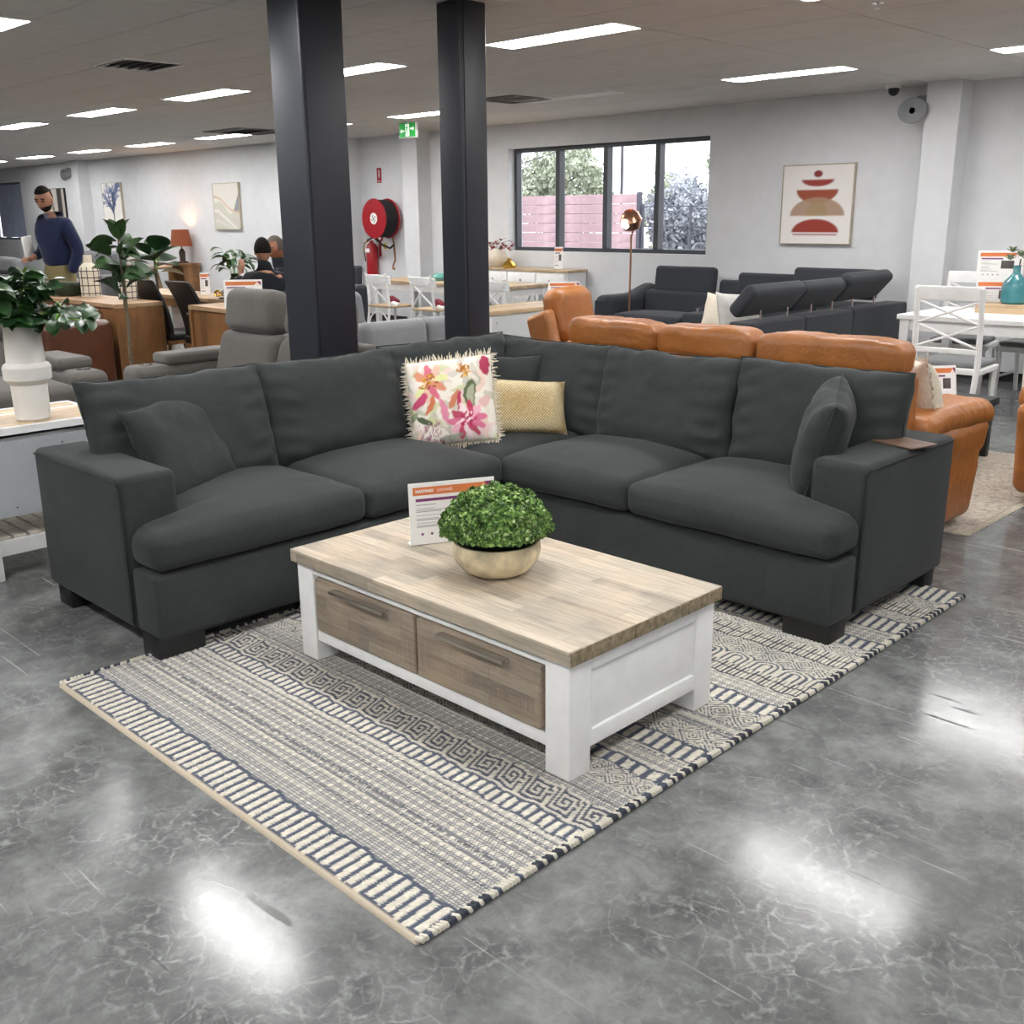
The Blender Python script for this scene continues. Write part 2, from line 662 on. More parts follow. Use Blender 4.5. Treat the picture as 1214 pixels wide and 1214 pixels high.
def floor_mat():
    m, nt, b = new_mat('polished_concrete')
    v = coords(nt)
    big = noise(nt, v, 0.9, 5, 0.55, 0.4)
    mid = noise(nt, v, 4.5, 8, 0.72, 0.25)
    fine = noise(nt, v, 38, 4, 0.6)
    base = ramp(nt, big, [(0.3, lin('686968')), (0.7, lin('838484'))])
    base = mix(nt, 0.72, base, ramp(nt, mid, [(0.3, lin('414141')), (0.5, lin('6d6f6e')), (0.7, lin('969896'))]))
    # cell-like veins of light cement paste, warped
    wn = N(nt, 'ShaderNodeTexNoise')
    wn.inputs['Scale'].default_value = 5.0
    wn.inputs['Detail'].default_value = 6
    nt.links.new(v, wn.inputs['Vector'])
    wv = nt.nodes.new('ShaderNodeMix')
    wv.data_type = 'VECTOR'
    wv.inputs[0].default_value = 0.16
    nt.links.new(v, wv.inputs[4])
    nt.links.new(wn.outputs['Color'], wv.inputs[5])
    veins = []
    for sc, w in ((13.0, 0.07), (27.0, 0.09)):
        vo = N(nt, 'ShaderNodeTexVoronoi', feature='DISTANCE_TO_EDGE')
        vo.inputs['Scale'].default_value = sc
        nt.links.new(wv.outputs[1], vo.inputs['Vector'])
        veins.append(ramp(nt, vo.outputs['Distance'], [(0.0, 1), (w, 0)]))
    vm = mix(nt, 0.5, veins[0], veins[1], 'SCREEN')
    patch = ramp(nt, noise(nt, v, 1.7, 4, 0.6, 0.8), [(0.42, 0), (0.62, 1)])
    vmask = mix(nt, 1.0, vm, patch, 'MULTIPLY')
    vmask = mix(nt, 1.0, vmask, ramp(nt, fine, [(0.38, 0.0), (0.66, 0.6)]), 'MULTIPLY')
    dark = mix(nt, 1.0, patch, (0.62, 0.62, 0.62), 'MULTIPLY')
    col = mix(nt, dark, base, mix(nt, 0.6, base, lin('37383a')))
    col = mix(nt, vmask, col, lin('b4b6b5'))
    # long fine scratches in several directions
    scr = None
    for ang, s, th in ((0.5, 60, 0.72), (1.35, 45, 0.73), (2.3, 70, 0.73), (2.9, 30, 0.74)):
        vv = coords(nt, (1.2, s, 1), rot=(0, 0, ang))
        f = ramp(nt, noise(nt, vv, 1.0, 2, 0.5, 0.15), [(th - 0.02, 0), (th, 1)])
        scr = f if scr is None else mix(nt, 1.0, scr, f, 'LIGHTEN')
    smask = ramp(nt, noise(nt, v, 1.3, 3), [(0.45, 0), (0.6, 1)])
    scr = mix(nt, 1.0, scr, smask, 'MULTIPLY')
    col = mix(nt, mix(nt, 1.0, scr, (0.55,) * 3, 'MULTIPLY'), col, lin('a7a9a8'))
    # dark scuff strokes
    dsc = None
    for ang, s_, th in ((0.9, 26, 0.735), (1.9, 22, 0.74), (2.6, 30, 0.74)):
        vv = coords(nt, (2.2, s_, 1), rot=(0, 0, ang))
        f = ramp(nt, noise(nt, vv, 1.0, 1, 0.4, 0.25), [(th - 0.015, 0), (th, 1)])
        dsc = f if dsc is None else mix(nt, 1.0, dsc, f, 'LIGHTEN')
    dsc = mix(nt, 1.0, dsc, ramp(nt, noise(nt, v, 0.9, 2), [(0.48, 0), (0.56, 1)]), 'MULTIPLY')
    col = mix(nt, mix(nt, 1.0, dsc, (0.7,) * 3, 'MULTIPLY'), col, lin('343536'))
    nt.links.new(col, b.inputs['Base Color'])
    r = ramp(nt, mix(nt, 0.5, mid, fine), [(0.3, 0.12), (0.75, 0.21)])
    r = mix(nt, mix(nt, 1.0, scr, (0.6,) * 3, 'MULTIPLY'), r, (0.5, 0.5, 0.5))
    r = mix(nt, dsc, r, (0.6, 0.6, 0.6))
    nt.links.new(r, b.inputs['Roughness'])
    b.inputs['Specular IOR Level'].default_value = 0.3
    n1 = bump(nt, b, big, 0.03, 0.01)
    bump(nt, b, mix(nt, 0.5, fine, vm), 0.05, 0.002, n1)
    return m

# ------------------------------------------------------------------ the room
H = 2.78
WY = 10.55
WL = 10.05
fl = MB().bx(-30, 3, -6, 11, -0.15, 0.0)
struct(fl.build('floor', floor_mat(), smooth=False))

def shell():
    w = MB()
    # window opening x -10.47..-7.21, z 1.13..2.465 ; door opening x -11.85..-11.0
    for x0, x1, z0, z1 in ((-13.75, -11.85, 0, H), (-11.85, -11.0, 2.47, H), (-11.0, -10.47, 0, H), (-10.47, -7.21, 0, 1.13), (-10.47, -7.21, 2.465, H), (-7.21, 3.0, 0, H)):
        w.bx(x0, x1, WY, WY + 0.27, z0, z1)
    struct(w.build('wall_back', m_wall, smooth=False))
    w = MB()
    for x0, x1, z0, z1 in ((-30, -28.4, 0, H), (-28.4, -26.1, 0, 1.13), (-28.4, -26.1, 2.465, H), (-26.1, -13.75, 0, H)):
        w.bx(x0, x1, WL, WL + 0.27, z0, z1)
    w.bx(-13.99, -13.75, WL + 0.27, WY + 0.27, 0, H)
    struct(w.build('wall_back', m_wall, smooth=False))
    struct(MB().bx(-30.2, -30, -6, WL + 0.27, 0, H).build('wall_left', m_wall, smooth=False))
    struct(MB().bx(3.0, 3.2, -6, WY + 0.27, 0, H).build('wall_right', m_wall, smooth=False))
    struct(MB().bx(-30, 3.0, -6.2, -6, 0, H).build('wall_front', m_wall, smooth=False))
    for x0, x1, y0, y1 in ((-4.6, -4.27, 10.28, WY), (-12.42, -12.08, 10.3, WY), (-22.72, -22.36, 9.8, WL)):
        struct(MB().bx(x0, x1, y0, y1, 0, H, 0.004).build('trim_1', m_wall, smooth=False))
    struct(MB().bx(-4.27, 3.0, WY - 0.012, WY, 0, 0.09).bx(-13.75, -12.42, WY - 0.012, WY, 0, 0.09).bx(-10.9, -4.6, WY - 0.012, WY, 0, 0.09).build('baseboard_back', m_black, smooth=False))
shell()

def ceiling():
    slab = MB().bx(-30, 3, -6, 11, H + 0.02, H + 0.15).build('ceiling', m_slab, smooth=False)
    struct(slab)
    lamps = []
    for y, xs in ((5.75, (-17.1, -14.7, -12.3, -9.95, -7.6, -5.2, -2.8, -0.4)), (8.75, (-24.2, -21.8, -19.35, -17.05, -14.75, -12.3, -10.05, -5.2, -2.8, -0.4)),
                  (2.75, (-14.8, -12.4, -10.0, -7.6, -5.2, -2.8, -0.4)), (-0.25, (-12.4, -10, -7.6, -5.2, -2.8, -0.4, 2.0)), (-3.25, (-7.6, -2.8, 2.0))):
        for x in xs:
            lamps.append((x, y))
    m_lamp = emit('lamp_panel', 'fefdfc', LAMP_STRENGTH)
    blocked = [(x - 0.62, x + 0.62, y - 0.16, y + 0.16) for x, y in lamps]
    blocked += [(-8.36, -7.07, 8.5, 8.82), (-8.62, -8.08, 3.98, 4.54), (-14.1, -13.15, 8.22, 8.76), (-8.5, -7.92, 8.2, 8.5)]
    src = MB().bx(-0.597, 0.597, -0.297, 0.297, 0, 0.018, 0.004).build('ceiling_tile', m_tile, slab, smooth=False)
    half = MB().bx(-0.597, 0.597, -0.147, 0.147, 0, 0.018, 0.004).build('ceiling_tile', m_tile, slab, smooth=False)
    rest = MB()
    first = {0: True, 1: True}
    for i in range(-21, 7):
        for j in range(-20, 8):
            x = -4.6 + 1.2 * i + 0.6
            y = 5.9 + 0.6 * j + 0.3
            if x < -30 or x > 3 or y > 10.9 or y < -6:
                continue
            inv = (-20 < x < -2.0) and (2.2 < y < 10.9)
            lampcell = any(abs(x - lx) < 0.75 and y - 0.3 < ly < y + 0.3 for lx, ly in lamps)
            if lampcell:
                k, yy = 1, y - 0.15
            else:
                k, yy = 0, y
            if any(b[0] < x + 0.55 and b[1] > x - 0.55 and b[2] < yy + 0.14 and b[3] > yy - 0.14 for b in blocked[len(lamps):]):
                # tiles around a vent are cut short; they are real strips round the opening
                for b in blocked[len(lamps):]:
                    if b[0] < x + 0.597 and b[1] > x - 0.597 and b[2] < y + 0.297 and b[3] > y - 0.297:
                        X0, X1, Y0, Y1 = x - 0.597, x + 0.597, y - 0.297, y + 0.297
                        for a0, a1, c0, c1 in ((X0, min(X1, b[0]), Y0, Y1), (max(X0, b[1]), X1, Y0, Y1), (max(X0, b[0]), min(X1, b[1]), Y0, b[2]), (max(X0, b[0]), min(X1, b[1]), b[3], Y1)):
                            if a1 - a0 > 0.02 and c1 - c0 > 0.02:
                                rest.bx(a0, a1, c0, c1, H, H + 0.018)
                        break
                continue
            s = (src, half)[k]
            if inv:
                if first[k]:
                    s.location = (x, yy, H)
                    first[k] = False
                else:
                    piece(s, slab, (x, yy, H))
            else:
                rest.bx(x - 0.597, x + 0.597, yy - (0.297, 0.147)[k], yy + (0.297, 0.147)[k], H, H + 0.018)
    r = rest.build('ceiling_tile', m_tile, slab, smooth=False)
    r['kind'] = 'stuff'
    cm = None
    names = {}
    for n, (x, y) in enumerate(lamps):
        if n == 0:
            t = thing('ceiling_light', 'x', 'light', (x, y, H), 0, 'recessed ceiling light panels')
            f = MB()
            f.bx(-0.6, 0.6, -0.15, -0.142, -0.006, 0.012).bx(-0.6, 0.6, 0.142, 0.15, -0.006, 0.012).bx(-0.6, -0.592, -0.142, 0.142, -0.006, 0.012).bx(0.592, 0.6, -0.142, 0.142, -0.006, 0.012)
            f.build('frame', m_white, t, smooth=False)
            MB().bx(-0.592, 0.592, -0.142, 0.142, -0.002, 0.01).build('diffuser', m_lamp, t, smooth=False)
            proto = t
            cm = children_map()
        else:
            t = copy_tree(proto, (x, y, H), cm=cm)
        row = {5.75: 'middle row across the ceiling', 8.75: 'row nearest the window wall', 2.75: 'row over the corner sofa', -0.25: 'row over the camera', -3.25: 'rearmost row'}[y]
        names.setdefault(y, []).append((x, t, row))
    ordn = ['first', 'second', 'third', 'fourth', 'fifth', 'sixth', 'seventh', 'eighth', 'ninth', 'tenth']
    for y, L in names.items():
        L.sort(key=lambda q: -q[0])
        for k, (x, t, row) in enumerate(L):
            t['label'] = 'lit rectangular ceiling panel, %s from the right in the %s' % (ordn[k], row)
    # unlit panel
    t = thing('ceiling_light', 'unlit pale light panel in ceiling above the big window', 'light', (-7.71, 8.66, H))
    MB().bx(-0.65, 0.65, -0.15, 0.15, -0.004, 0.012, 0.003).build('frame', m_white, t, smooth=False)
    MB().bx(-0.62, 0.62, -0.13, 0.13, -0.008, -0.003).build('diffuser', M('unlit_diffuser', 'd9d5d0', 0.4), t, smooth=False)
    # air diffusers
    for (x, y, s, n, lab) in ((-8.35, 4.26, 0.26, 6, 'square louvred air vent in ceiling left of the thick dark column'),
                              (-8.21, 8.35, 0.28, 4, 'dark air vent in ceiling beside the unlit panel right of the thin dark column'),
                              (-13.62, 8.49, 0.44, 5, 'wide dark air vent in the far ceiling left of the thick column')):
        t = thing('ceiling_vent', lab, 'vent', (x, y, H))
        f = MB()
        for q in (-1, 1):
            f.bx(-s, s, q * s - 0.015, q * s + 0.015, -0.012, 0.01)
            f.bx(q * s - 0.015, q * s + 0.015, -s, s, -0.012, 0.01)
        f.build('frame', m_white if s < 0.27 else m_slab, t, smooth=False)
        MB().bx(-s, s, -s, s, 0.012, 0.018).build('backing', m_black if s < 0.27 else M('vent_grey', '55524e', 0.7), t, smooth=False)
        for k in range(n):
            yy = -s + 2 * s * (k + 0.5) / n
            MB().box((0, yy, 0.0), (2 * s - 0.03, 0.05, 0.003), rot=(0.6, 0, 0)).build('slat', m_slab, t, smooth=False)
    t = thing('sprinkler', 'small metal fire sprinkler head hanging below the ceiling at top right', 'sprinkler', (-3.14, 6.25, H))
    MB().lathe([(0.035, -0.004), (0.035, 0.0)], 16).lathe([(0.008, -0.03), (0.008, -0.004)], 8).lathe([(0.001, -0.036), (0.018, -0.034), (0.018, -0.032), (0.008, -0.03)], 12).build('head', m_chrome, t)
    tag(t, t['label'], 'sprinkler')
ceiling()

def window(x0, x1, z0, z1, y, n, name, gl=True):
    w = MB()
    fw = 0.05
    w.bx(x0, x1, y, y + 0.09, z0, z0 + fw).bx(x0, x1, y, y + 0.09, z1 - fw, z1)
    w.bx(x0, x0 + fw, y, y + 0.09, z0 + fw, z1 - fw).bx(x1 - fw, x1, y, y + 0.09, z0 + fw, z1 - fw)
    fr = struct(w.build(name, m_frame, smooth=False))
    for k in range(1, n):
        x = x0 + (x1 - x0) * k / n
        MB().bx(x - 0.035, x + 0.035, y - 0.02, y + 0.09, z0 + fw, z1 - fw, 0.004).build('mullion', m_frame, fr, smooth=False)
    for k in range(n):
        a = x0 + (x1 - x0) * k / n + (0.035 if k else fw)
        b = x0 + (x1 - x0) * (k + 1) / n - (0.035 if k < n - 1 else fw)
        MB().bx(a, b, y + 0.04, y + 0.046, z0 + fw, z1 - fw).build('pane', m_glass, fr, smooth=False)
    return fr
window(-10.47, -7.21, 1.13, 2.465, WY + 0.12, 4, 'window_1')
window(-28.4, -26.1, 1.13, 2.465, WL + 0.12, 3, 'window_2')
m_vane = M('vertical_blind', '8f96a8', 0.7, var=0.05)
bl = thing('vertical_blind', 'slate blue vertical blind strips hanging in the far left window', 'blind', (-27.3, WL + 0.08, 0))
for k in range(6):
    MB().box((-0.35 + 0.28 * k, 0, 1.8), (0.2, 0.004, 1.22), rot=(0, 0, 0.35)).build('vane', m_vane, bl, smooth=False)
dr = struct(MB().bx(-11.85, -11.78, WY + 0.1, WY + 0.18, 0, 2.47).bx(-11.07, -11.0, WY + 0.1, WY + 0.18, 0, 2.47).bx(-11.78, -11.07, WY + 0.1, WY + 0.18, 2.4, 2.47).bx(-11.78, -11.07, WY + 0.1, WY + 0.18, 0, 0.1).build('door_1', M('door_frame_m', '23262e', 0.4), smooth=False))
MB().bx(-11.78, -11.07, WY + 0.12, WY + 0.16, 0.1, 2.4).build('door_panel', M('door_tint', '3a4150', 0.2), dr, smooth=False)
MB().bx(-11.76, -11.73, WY + 0.06, WY + 0.1, 0.95, 1.25, 0.005).build('door_handle', m_chrome, dr, smooth=False)

def column(x0, y0, s, label):
    t = thing('steel_column', label, 'column', (x0 - s / 2, y0 + s / 2, 0))
    MB().bx(-s / 2, s / 2, -s / 2, s / 2, 0, H, 0.012, 3).build('post', m_steel, t)
    g = MB()
    g.bx(s / 2 - 0.001, s / 2 + 0.004, -s / 2 + 0.02, -s / 2 + 0.024, 0.0, H)
    g.build('joint_line', M('joint_dark', '14161b', 0.6), t, smooth=False)
column(-5.1, 3.54, 0.3, 'thick charcoal square column behind the left half of the corner sofa')
column(-4.7, 4.36, 0.205, 'slimmer charcoal square column behind the corner of the big sofa')

# ------------------------------------------------------------------ outside the windows
def outside():
    g = MB().bx(-60, 20, 11.2, 70, -0.35, -0.2)
    g.build('ground', M('outdoor_paving', '8f8d88', 0.9, var=0.1, nscale=0.8), smooth=False)['kind'] = 'structure'
    f = thing('boundary_fence', 'pink brown horizontal slat fence outside the big window', 'fence', (0, 18, -0.2))
    ms = M('fence_slat_m', 'ab9095', 0.8, var=0.1, nscale=3)  # slat colour paled to carry the overexposed look outdoors
    mp = M('fence_post_m', '4c4d55', 0.6)
    x0, x1 = -22.5, -14.0
    xs = [x0 + (x1 - x0) * k / 4 for k in range(5)]
    src = None
    for a, b in zip(xs[:-1], xs[1:]):
        for k in range(11):
            if src is None:
                src = MB().bx(-(b - a) / 2 + 0.04, (b - a) / 2 - 0.04, -0.02, 0.02, 0, 0.193, 0.006).build('slat', ms, f, smooth=False)
                src.location = ((a + b) / 2, 0, 0.02)
            else:
                piece(src, f, ((a + b) / 2, 0, 0.02 + k * 0.2))
    for x in xs:
        MB().bx(x - 0.04, x + 0.04, -0.05, 0.05, 0, 2.25, 0.005).build('post', mp, f, smooth=False)
    n = thing('mesh_fence', 'thin wire mesh fence in front of blue grey shrubs outside', 'fence', (0, 18, -0.2))
    for k in range(7):
        MB().tube([(-13.9 + k * 1.2, 0, 0), (-13.9 + k * 1.2, 0, 2.0)], 0.03, 6).build('post', mp, n)
    w = MB()
    for z in (0.2, 0.65, 1.1, 1.55, 1.95):
        w.tube([(-13.9, 0, z), (-6.7, 0, z)], 0.012, 5)
    w.build('rail', mp, n)
    def tree(name, label, cat, loc, r, h, mat, n, leaf, grp):
        t = thing(name, label, cat, loc, 0, grp)
        MB().tube([(0, 0, 0), (0.05, 0, h * 0.4), (0, 0.05, h * 0.75)], [0.12, 0.09, 0.05], 8).build('trunk', m_stem, t)
        c = RNG.normal(size=(n, 3))
        c /= np.linalg.norm(c, axis=1, keepdims=True)
        lump = 0.75 + 0.25 * np.sin(c[:, 0] * 5 + loc[0]) * np.cos(c[:, 2] * 4 + c[:, 1] * 3)
        c = c * lump[:, None] * (0.55 + 0.45 * RNG.random((n, 1))) * np.array([r, r, h * 0.5]) + np.array([0, 0, h * 0.62])
        d1 = RNG.normal(size=(n, 3)) * leaf
        d2 = RNG.normal(size=(n, 3)) * leaf
        V = np.stack([c, c + d1, c + d1 + d2, c + d2], 1).reshape(-1, 3)
        F = np.arange(n * 4).reshape(n, 4).tolist()
        MB().add(V, F).build('foliage', mat, t, smooth=False)
    mg = M('tree_green', 'a9b09c', 0.8, var=0.2, nscale=2)  # foliage paled: washed-out daylight glare is put into the colour
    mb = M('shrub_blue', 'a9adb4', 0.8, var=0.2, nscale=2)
    tree('tree', 'leafy green tree beyond the fence behind the second window pane', 'tree', (-20.6, 23.0, -0.2), 1.9, 3.9, mg, 12000, 0.05, 'trees outside')
    tree('tree', 'low green tree beyond the fence behind the first window pane', 'tree', (-23.5, 22.5, -0.2), 1.7, 3.3, mg, 10000, 0.05, 'trees outside')
    tree('tree', 'small round treetop just above the fence behind the third window pane', 'tree', (-19.0, 26.0, -0.2), 1.1, 2.9, mg, 6000, 0.05, 'trees outside')
    tree('tree', 'tall feathery tree at the right edge of the big window', 'tree', (-14.0, 23.6, -0.2), 2.1, 4.0, mg, 12000, 0.05, 'trees outside')
    tree('shrub', 'blue grey shrub behind the wire fence nearest the slat fence', 'shrub', (-13.9, 19.6, -0.2), 1.2, 2.5, mb, 12000, 0.04, 'shrubs outside')
    tree('shrub', 'blue grey shrub behind the wire fence at right of window', 'shrub', (-11.3, 19.6, -0.2), 1.25, 2.6, mb, 12000, 0.04, 'shrubs outside')
    p = thing('power_pole', 'thin steel power pole and sagging wires above the fence', 'pole', (-16.9, 21, -0.2))
    MB().tube([(0, 0, 0), (0, 0, 3.9)], 0.04, 8).build('post', mp, p)
    MB().tube([(-0.9, 0, 3.5), (0.3, 0, 3.55)], 0.025, 6).build('crossarm', mp, p)
    ww = MB()
    for q in (0.0, 0.5):
        ww.tube([(-6 + q + 0.9 * k, 0, 2.3 + q + 1.3 * (k / 6) ** 0.6 * 1.0) for k in range(7)], 0.012, 5)
    ww.build('wire', mp, p)
outside()

# ------------------------------------------------------------------ big corner sofa
def seat_cushion(mb, x0, x1, y0, y1, z0, z1, crown=0.05, bulge=0.02, f=None, seed=0.0, r=0.055, n=14):
    cx, cy, hx, hy = (x0 + x1) / 2, (y0 + y1) / 2, (x1 - x0) / 2, (y1 - y0) / 2
    hz = (z1 - z0) / 2
    def g(V):
        u, v, w = V[:, 0] / hx, V[:, 1] / hy, V[:, 2] / hz
        c = np.clip(1 - np.abs(u) ** 3.0, 0, 1) * np.clip(1 - np.abs(v) ** 2.4, 0, 1)
        V = V.copy()
        V[:, 2] += crown * c * (w > 0) * np.clip(w, 0, 1)
        side = np.clip(1 - w ** 2, 0, 1) * bulge
        V[:, 0] += np.sign(u) * side * np.clip(np.abs(u) - 0.6, 0, 1) * 2.5 * (1 - np.abs(v) ** 4)
        V[:, 1] += np.sign(v) * side * np.clip(np.abs(v) - 0.6, 0, 1) * 2.5 * (1 - np.abs(u) ** 4)
        if f is not None:
            V = f(V + np.array([cx, cy, 0])) - np.array([cx, cy, 0])
        V = wrinkle(V, 0.006, 3.5, seed)
        return wrinkle(V, 0.0018, 14, seed + 3)
    return mb.box((cx, cy, (z0 + z1) / 2), (x1 - x0, y1 - y0, z1 - z0), r, 4, None, g, (n, n, 3))

def corner_sofa():
    t = thing('corner_sofa', 'large charcoal suede L-shaped corner sofa on black block feet, in the middle', 'sofa', (-3.6, 3.4, 0.0))
    P = Vector((-3.6, 3.4, 0.0))
    def B(mb, name, mat=m_dark, label=None, parent=None):
        o = mb.build(name, mat, parent or t, label=label)
        if parent is None:
            o.location = -P
        return o
    X0, XF, XR = -4.42, -3.44, -1.71      # back of left wing, its front, right end
    Y0, YF, YB = 1.605, 3.43, 4.43        # left end, front of right wing, back of right wing
    AF = -3.63                            # front of left arm
    RF = 3.62                             # front of right arm
    ZB, ZS, ZA = 0.085, 0.335, 0.682
    # arms
    B(MB().bx(X0, AF, Y0, Y0 + 0.235, ZB, ZA, 0.03, 3, lambda V: wrinkle(V, 0.003, 3, 1), (6, 2, 5)), 'arm')
    B(MB().bx(XR - 0.235, XR, RF, YB, ZB, ZA, 0.03, 3, lambda V: wrinkle(V, 0.003, 3, 2), (2, 6, 5)), 'arm')
    # seams along the arm edges
    s = MB()
    for z in (ZA - 0.02,):
        s.tube([(X0 + 0.02, Y0 - 0.001, z), (AF - 0.02, Y0 - 0.001, z), (AF - 0.004, Y0 + 0.004, z - 0.02), (AF - 0.004, Y0 + 0.004, ZB + 0.02)], 0.0035, 6)
    B(s, 'arm_piping', m_darkseam)
    s = MB()
    s.tube([(XR + 0.001, YB - 0.02, ZA - 0.02), (XR + 0.001, RF + 0.02, ZA - 0.02), (XR - 0.004, RF + 0.004, ZA - 0.04), (XR - 0.004, RF + 0.004, ZB + 0.02)], 0.0035, 6)
    B(s, 'arm_piping', m_darkseam)
    # seat bases
    w3 = lambda V: wrinkle(V, 0.0025, 3, 4)
    B(MB().bx(X0 + 0.05, XF, Y0 + 0.24, YF + 0.2, ZB, ZS, 0.018, 2, w3, (3, 12, 3)).bx(AF + 0.002, XF, Y0 + 0.012, Y0 + 0.3, ZB, ZS, 0.018, 2), 'seat_base')
    B(MB().bx(XF - 0.9, XR - 0.24, YF, YB - 0.05, ZB, ZS, 0.018, 2, w3, (12, 3, 3)).bx(XR - 0.3, XR - 0.008, YF, RF - 0.002, ZB, ZS, 0.018, 2), 'seat_base')
    # back rails
    B(MB().bx(X0, X0 + 0.2, Y0 + 0.237, YB, ZB, 0.70, 0.04, 3), 'back_frame')
    B(MB().bx(X0 + 0.2, XR - 0.237, YB - 0.2, YB, ZB, 0.70, 0.04, 3), 'back_frame')
    # feet
    fsrc = None
    for x, y, lx, ly, zz in ((XF - 0.075, Y0 + 0.10, 0.13, 0.19, 0.0), (X0 + 0.10, Y0 + 0.07, 0.13, 0.1, 0.0), (XR - 0.11, YF + 0.075, 0.2, 0.13, 0.012), (XR - 0.075, YB - 0.07, 0.1, 0.1, 0.0),
                             (X0 + 0.1, YB - 0.1, 0.1, 0.1, 0.0), (XF - 0.1, YF + 0.1, 0.1, 0.1, 0.012)):
        o = B(MB().bx(x - lx / 2, x + lx / 2, y - ly / 2, y + ly / 2, zz, 0.095, 0.004), 'foot', m_blackleg)
    B(MB().bx(X0 + 0.04, XF - 0.03, Y0 + 0.04, YF + 0.1, 0.07, 0.09).bx(XF - 0.7, XR - 0.03, YF + 0.03, YB - 0.03, 0.07, 0.09), 'underside', m_black)
    # seat cushions
    def fL(V):
        V = V.copy()
        k = smoothstep(-V[:, 0], 3.60, 3.68)
        lo = Y0 + 0.02
        new = lo + 0.22 * k
        V[:, 1] = 2.60 - (2.60 - V[:, 1]) * (2.60 - new) / (2.60 - lo)
        return V
    def fR(V):
        V = V.copy()
        k = smoothstep(V[:, 1], 3.60, 3.66)
        hi = XR - 0.012
        new = hi - 0.225 * k
        V[:, 0] = -2.70 + (V[:, 0] + 2.70) * (new + 2.70) / (hi + 2.70)
        return V
    zt = 0.488
    for args in ((-4.22, XF + 0.005, Y0 + 0.02, 2.60, ZS + 0.008, zt, 0.052, 0.014, fL, 1.0, 0.045, 22),
                 (-4.22, XF + 0.005, 2.605, 3.425, ZS + 0.008, zt, 0.052, 0.014, None, 2.0, 0.045, 20),
                 (-4.22, -3.495, 3.43, 4.22, ZS + 0.008, zt, 0.045, 0.012, None, 3.0),
                 (-3.49, -2.703, YF - 0.01, 4.22, ZS + 0.008, zt, 0.052, 0.014, None, 4.0, 0.045, 20),
                 (-2.70, XR - 0.012, YF - 0.01, 4.22, ZS + 0.008, zt, 0.052, 0.014, fR, 5.0, 0.045, 22)):
        mb = MB()
        seat_cushion(mb, *args)
        B(mb, 'seat_cushion')
    # back cushions
    def back(cx, cy, w, h, th, rz, tilt, seed, zc):
        V, F = pillow_geo(w, h, th, 0.035, 34, 0.013, seed, 0.42, 0.15)
        k_ = np.clip((np.abs(V[:, 0]) / (w / 2) - 0.55) / 0.45, 0, 1)
        V[:, 1] += 0.010 * k_ * np.sin(V[:, 2] * 75 + 2.0 * np.sin(V[:, 0] * 9 + seed)) * (1 - k_) * 2.2
        V[:, 1] += 0.004 * np.sin(V[:, 0] * 60 + seed * 3) * np.clip(V[:, 2] / (h / 2) - 0.5, 0, 1)
        o = MB().add(V, F).build('back_cushion', m_dark, t)
        o.location = Vector((cx, cy, zc)) - P
        o.rotation_euler = (tilt, 0, rz)
        p = MB().tube(pillow_piping(w, h, 0.035), 0.0035, 5, False).build('piping', m_dark, o)
        return o
    # left wing faces +X  (rz = +90deg turns the -Y face to +X)
    back(-4.155, 2.155, 0.86, 0.51, 0.26, PI / 2, -0.20, 1.3, 0.705)
    back(-4.155, 2.955, 0.83, 0.50, 0.26, PI / 2, -0.20, 2.6, 0.705)
    back(-4.165, 3.73, 0.90, 0.52, 0.24, PI / 2, -0.18, 3.9, 0.71)
    back(-3.80, 4.165, 0.86, 0.50, 0.24, 0, -0.18, 4.4, 0.70)
    back(-3.03, 4.155, 0.82, 0.50, 0.26, 0, -0.20, 5.1, 0.70)
    back(-2.235, 4.175, 0.83, 0.52, 0.26, 0, -0.13, 6.7, 0.70)
    # leather patch on right arm
    pm = MB().bx(-0.125, 0.135, -0.10, 0.10, 0, 0.006, 0.003, 1, lambda V: wrinkle(V, 0.002, 9, 3), (6, 5, 1))
    o = tag(pm.build('leather_swatch', leather('swatch_leather', '6f5546', 0.5)), 'small brown leather swatch lying on the right arm of the corner sofa', 'swatch')
    o.location = (XR - 0.085, 4.10, ZA + 0.003)
    o.scale = (0.78, 0.8, 1)
    o.rotation_euler = (0, 0, -0.25)
corner_sofa()

def scatter(name, label, w, h, th, loc, rz, tilt, roll, mat, seed, pinch=0.07, n=18, amp=0.010, cat='cushion', piping=None, cols=None, puff=0.45):
    V, F = pillow_geo(w, h, th, pinch, n, amp, seed, puff)
    t = thing(name, label, cat, loc)
    R = Euler((tilt, 0, 0)).to_matrix()
    Rr = Euler((0, roll, 0)).to_matrix()
    Z = Euler((0, 0, rz)).to_matrix()
    E_ = (Z @ R @ Rr).to_euler()
    o = MB().add(V, F).build('cover', mat, t)
    o.rotation_euler = E_
    if cols is not None:
        me = o.data
        C = np.ones((len(me.vertices), 4), np.float32)
        co = np.empty(len(me.vertices) * 3, np.float32)
        me.vertices.foreach_get('co', co)
        co = co.reshape(-1, 3)
        C[:, :3] = cols(co[:, 0] / (w / 2), co[:, 2] / (h / 2), co[:, 1])
        at = me.color_attributes.new('Col', 'FLOAT_COLOR', 'POINT')
        at.data.foreach_set('color', C.ravel())
    if piping:
        MB().tube(pillow_piping(w, h, pinch), 0.004, 5, False).build('piping', piping, o)
    return t, o

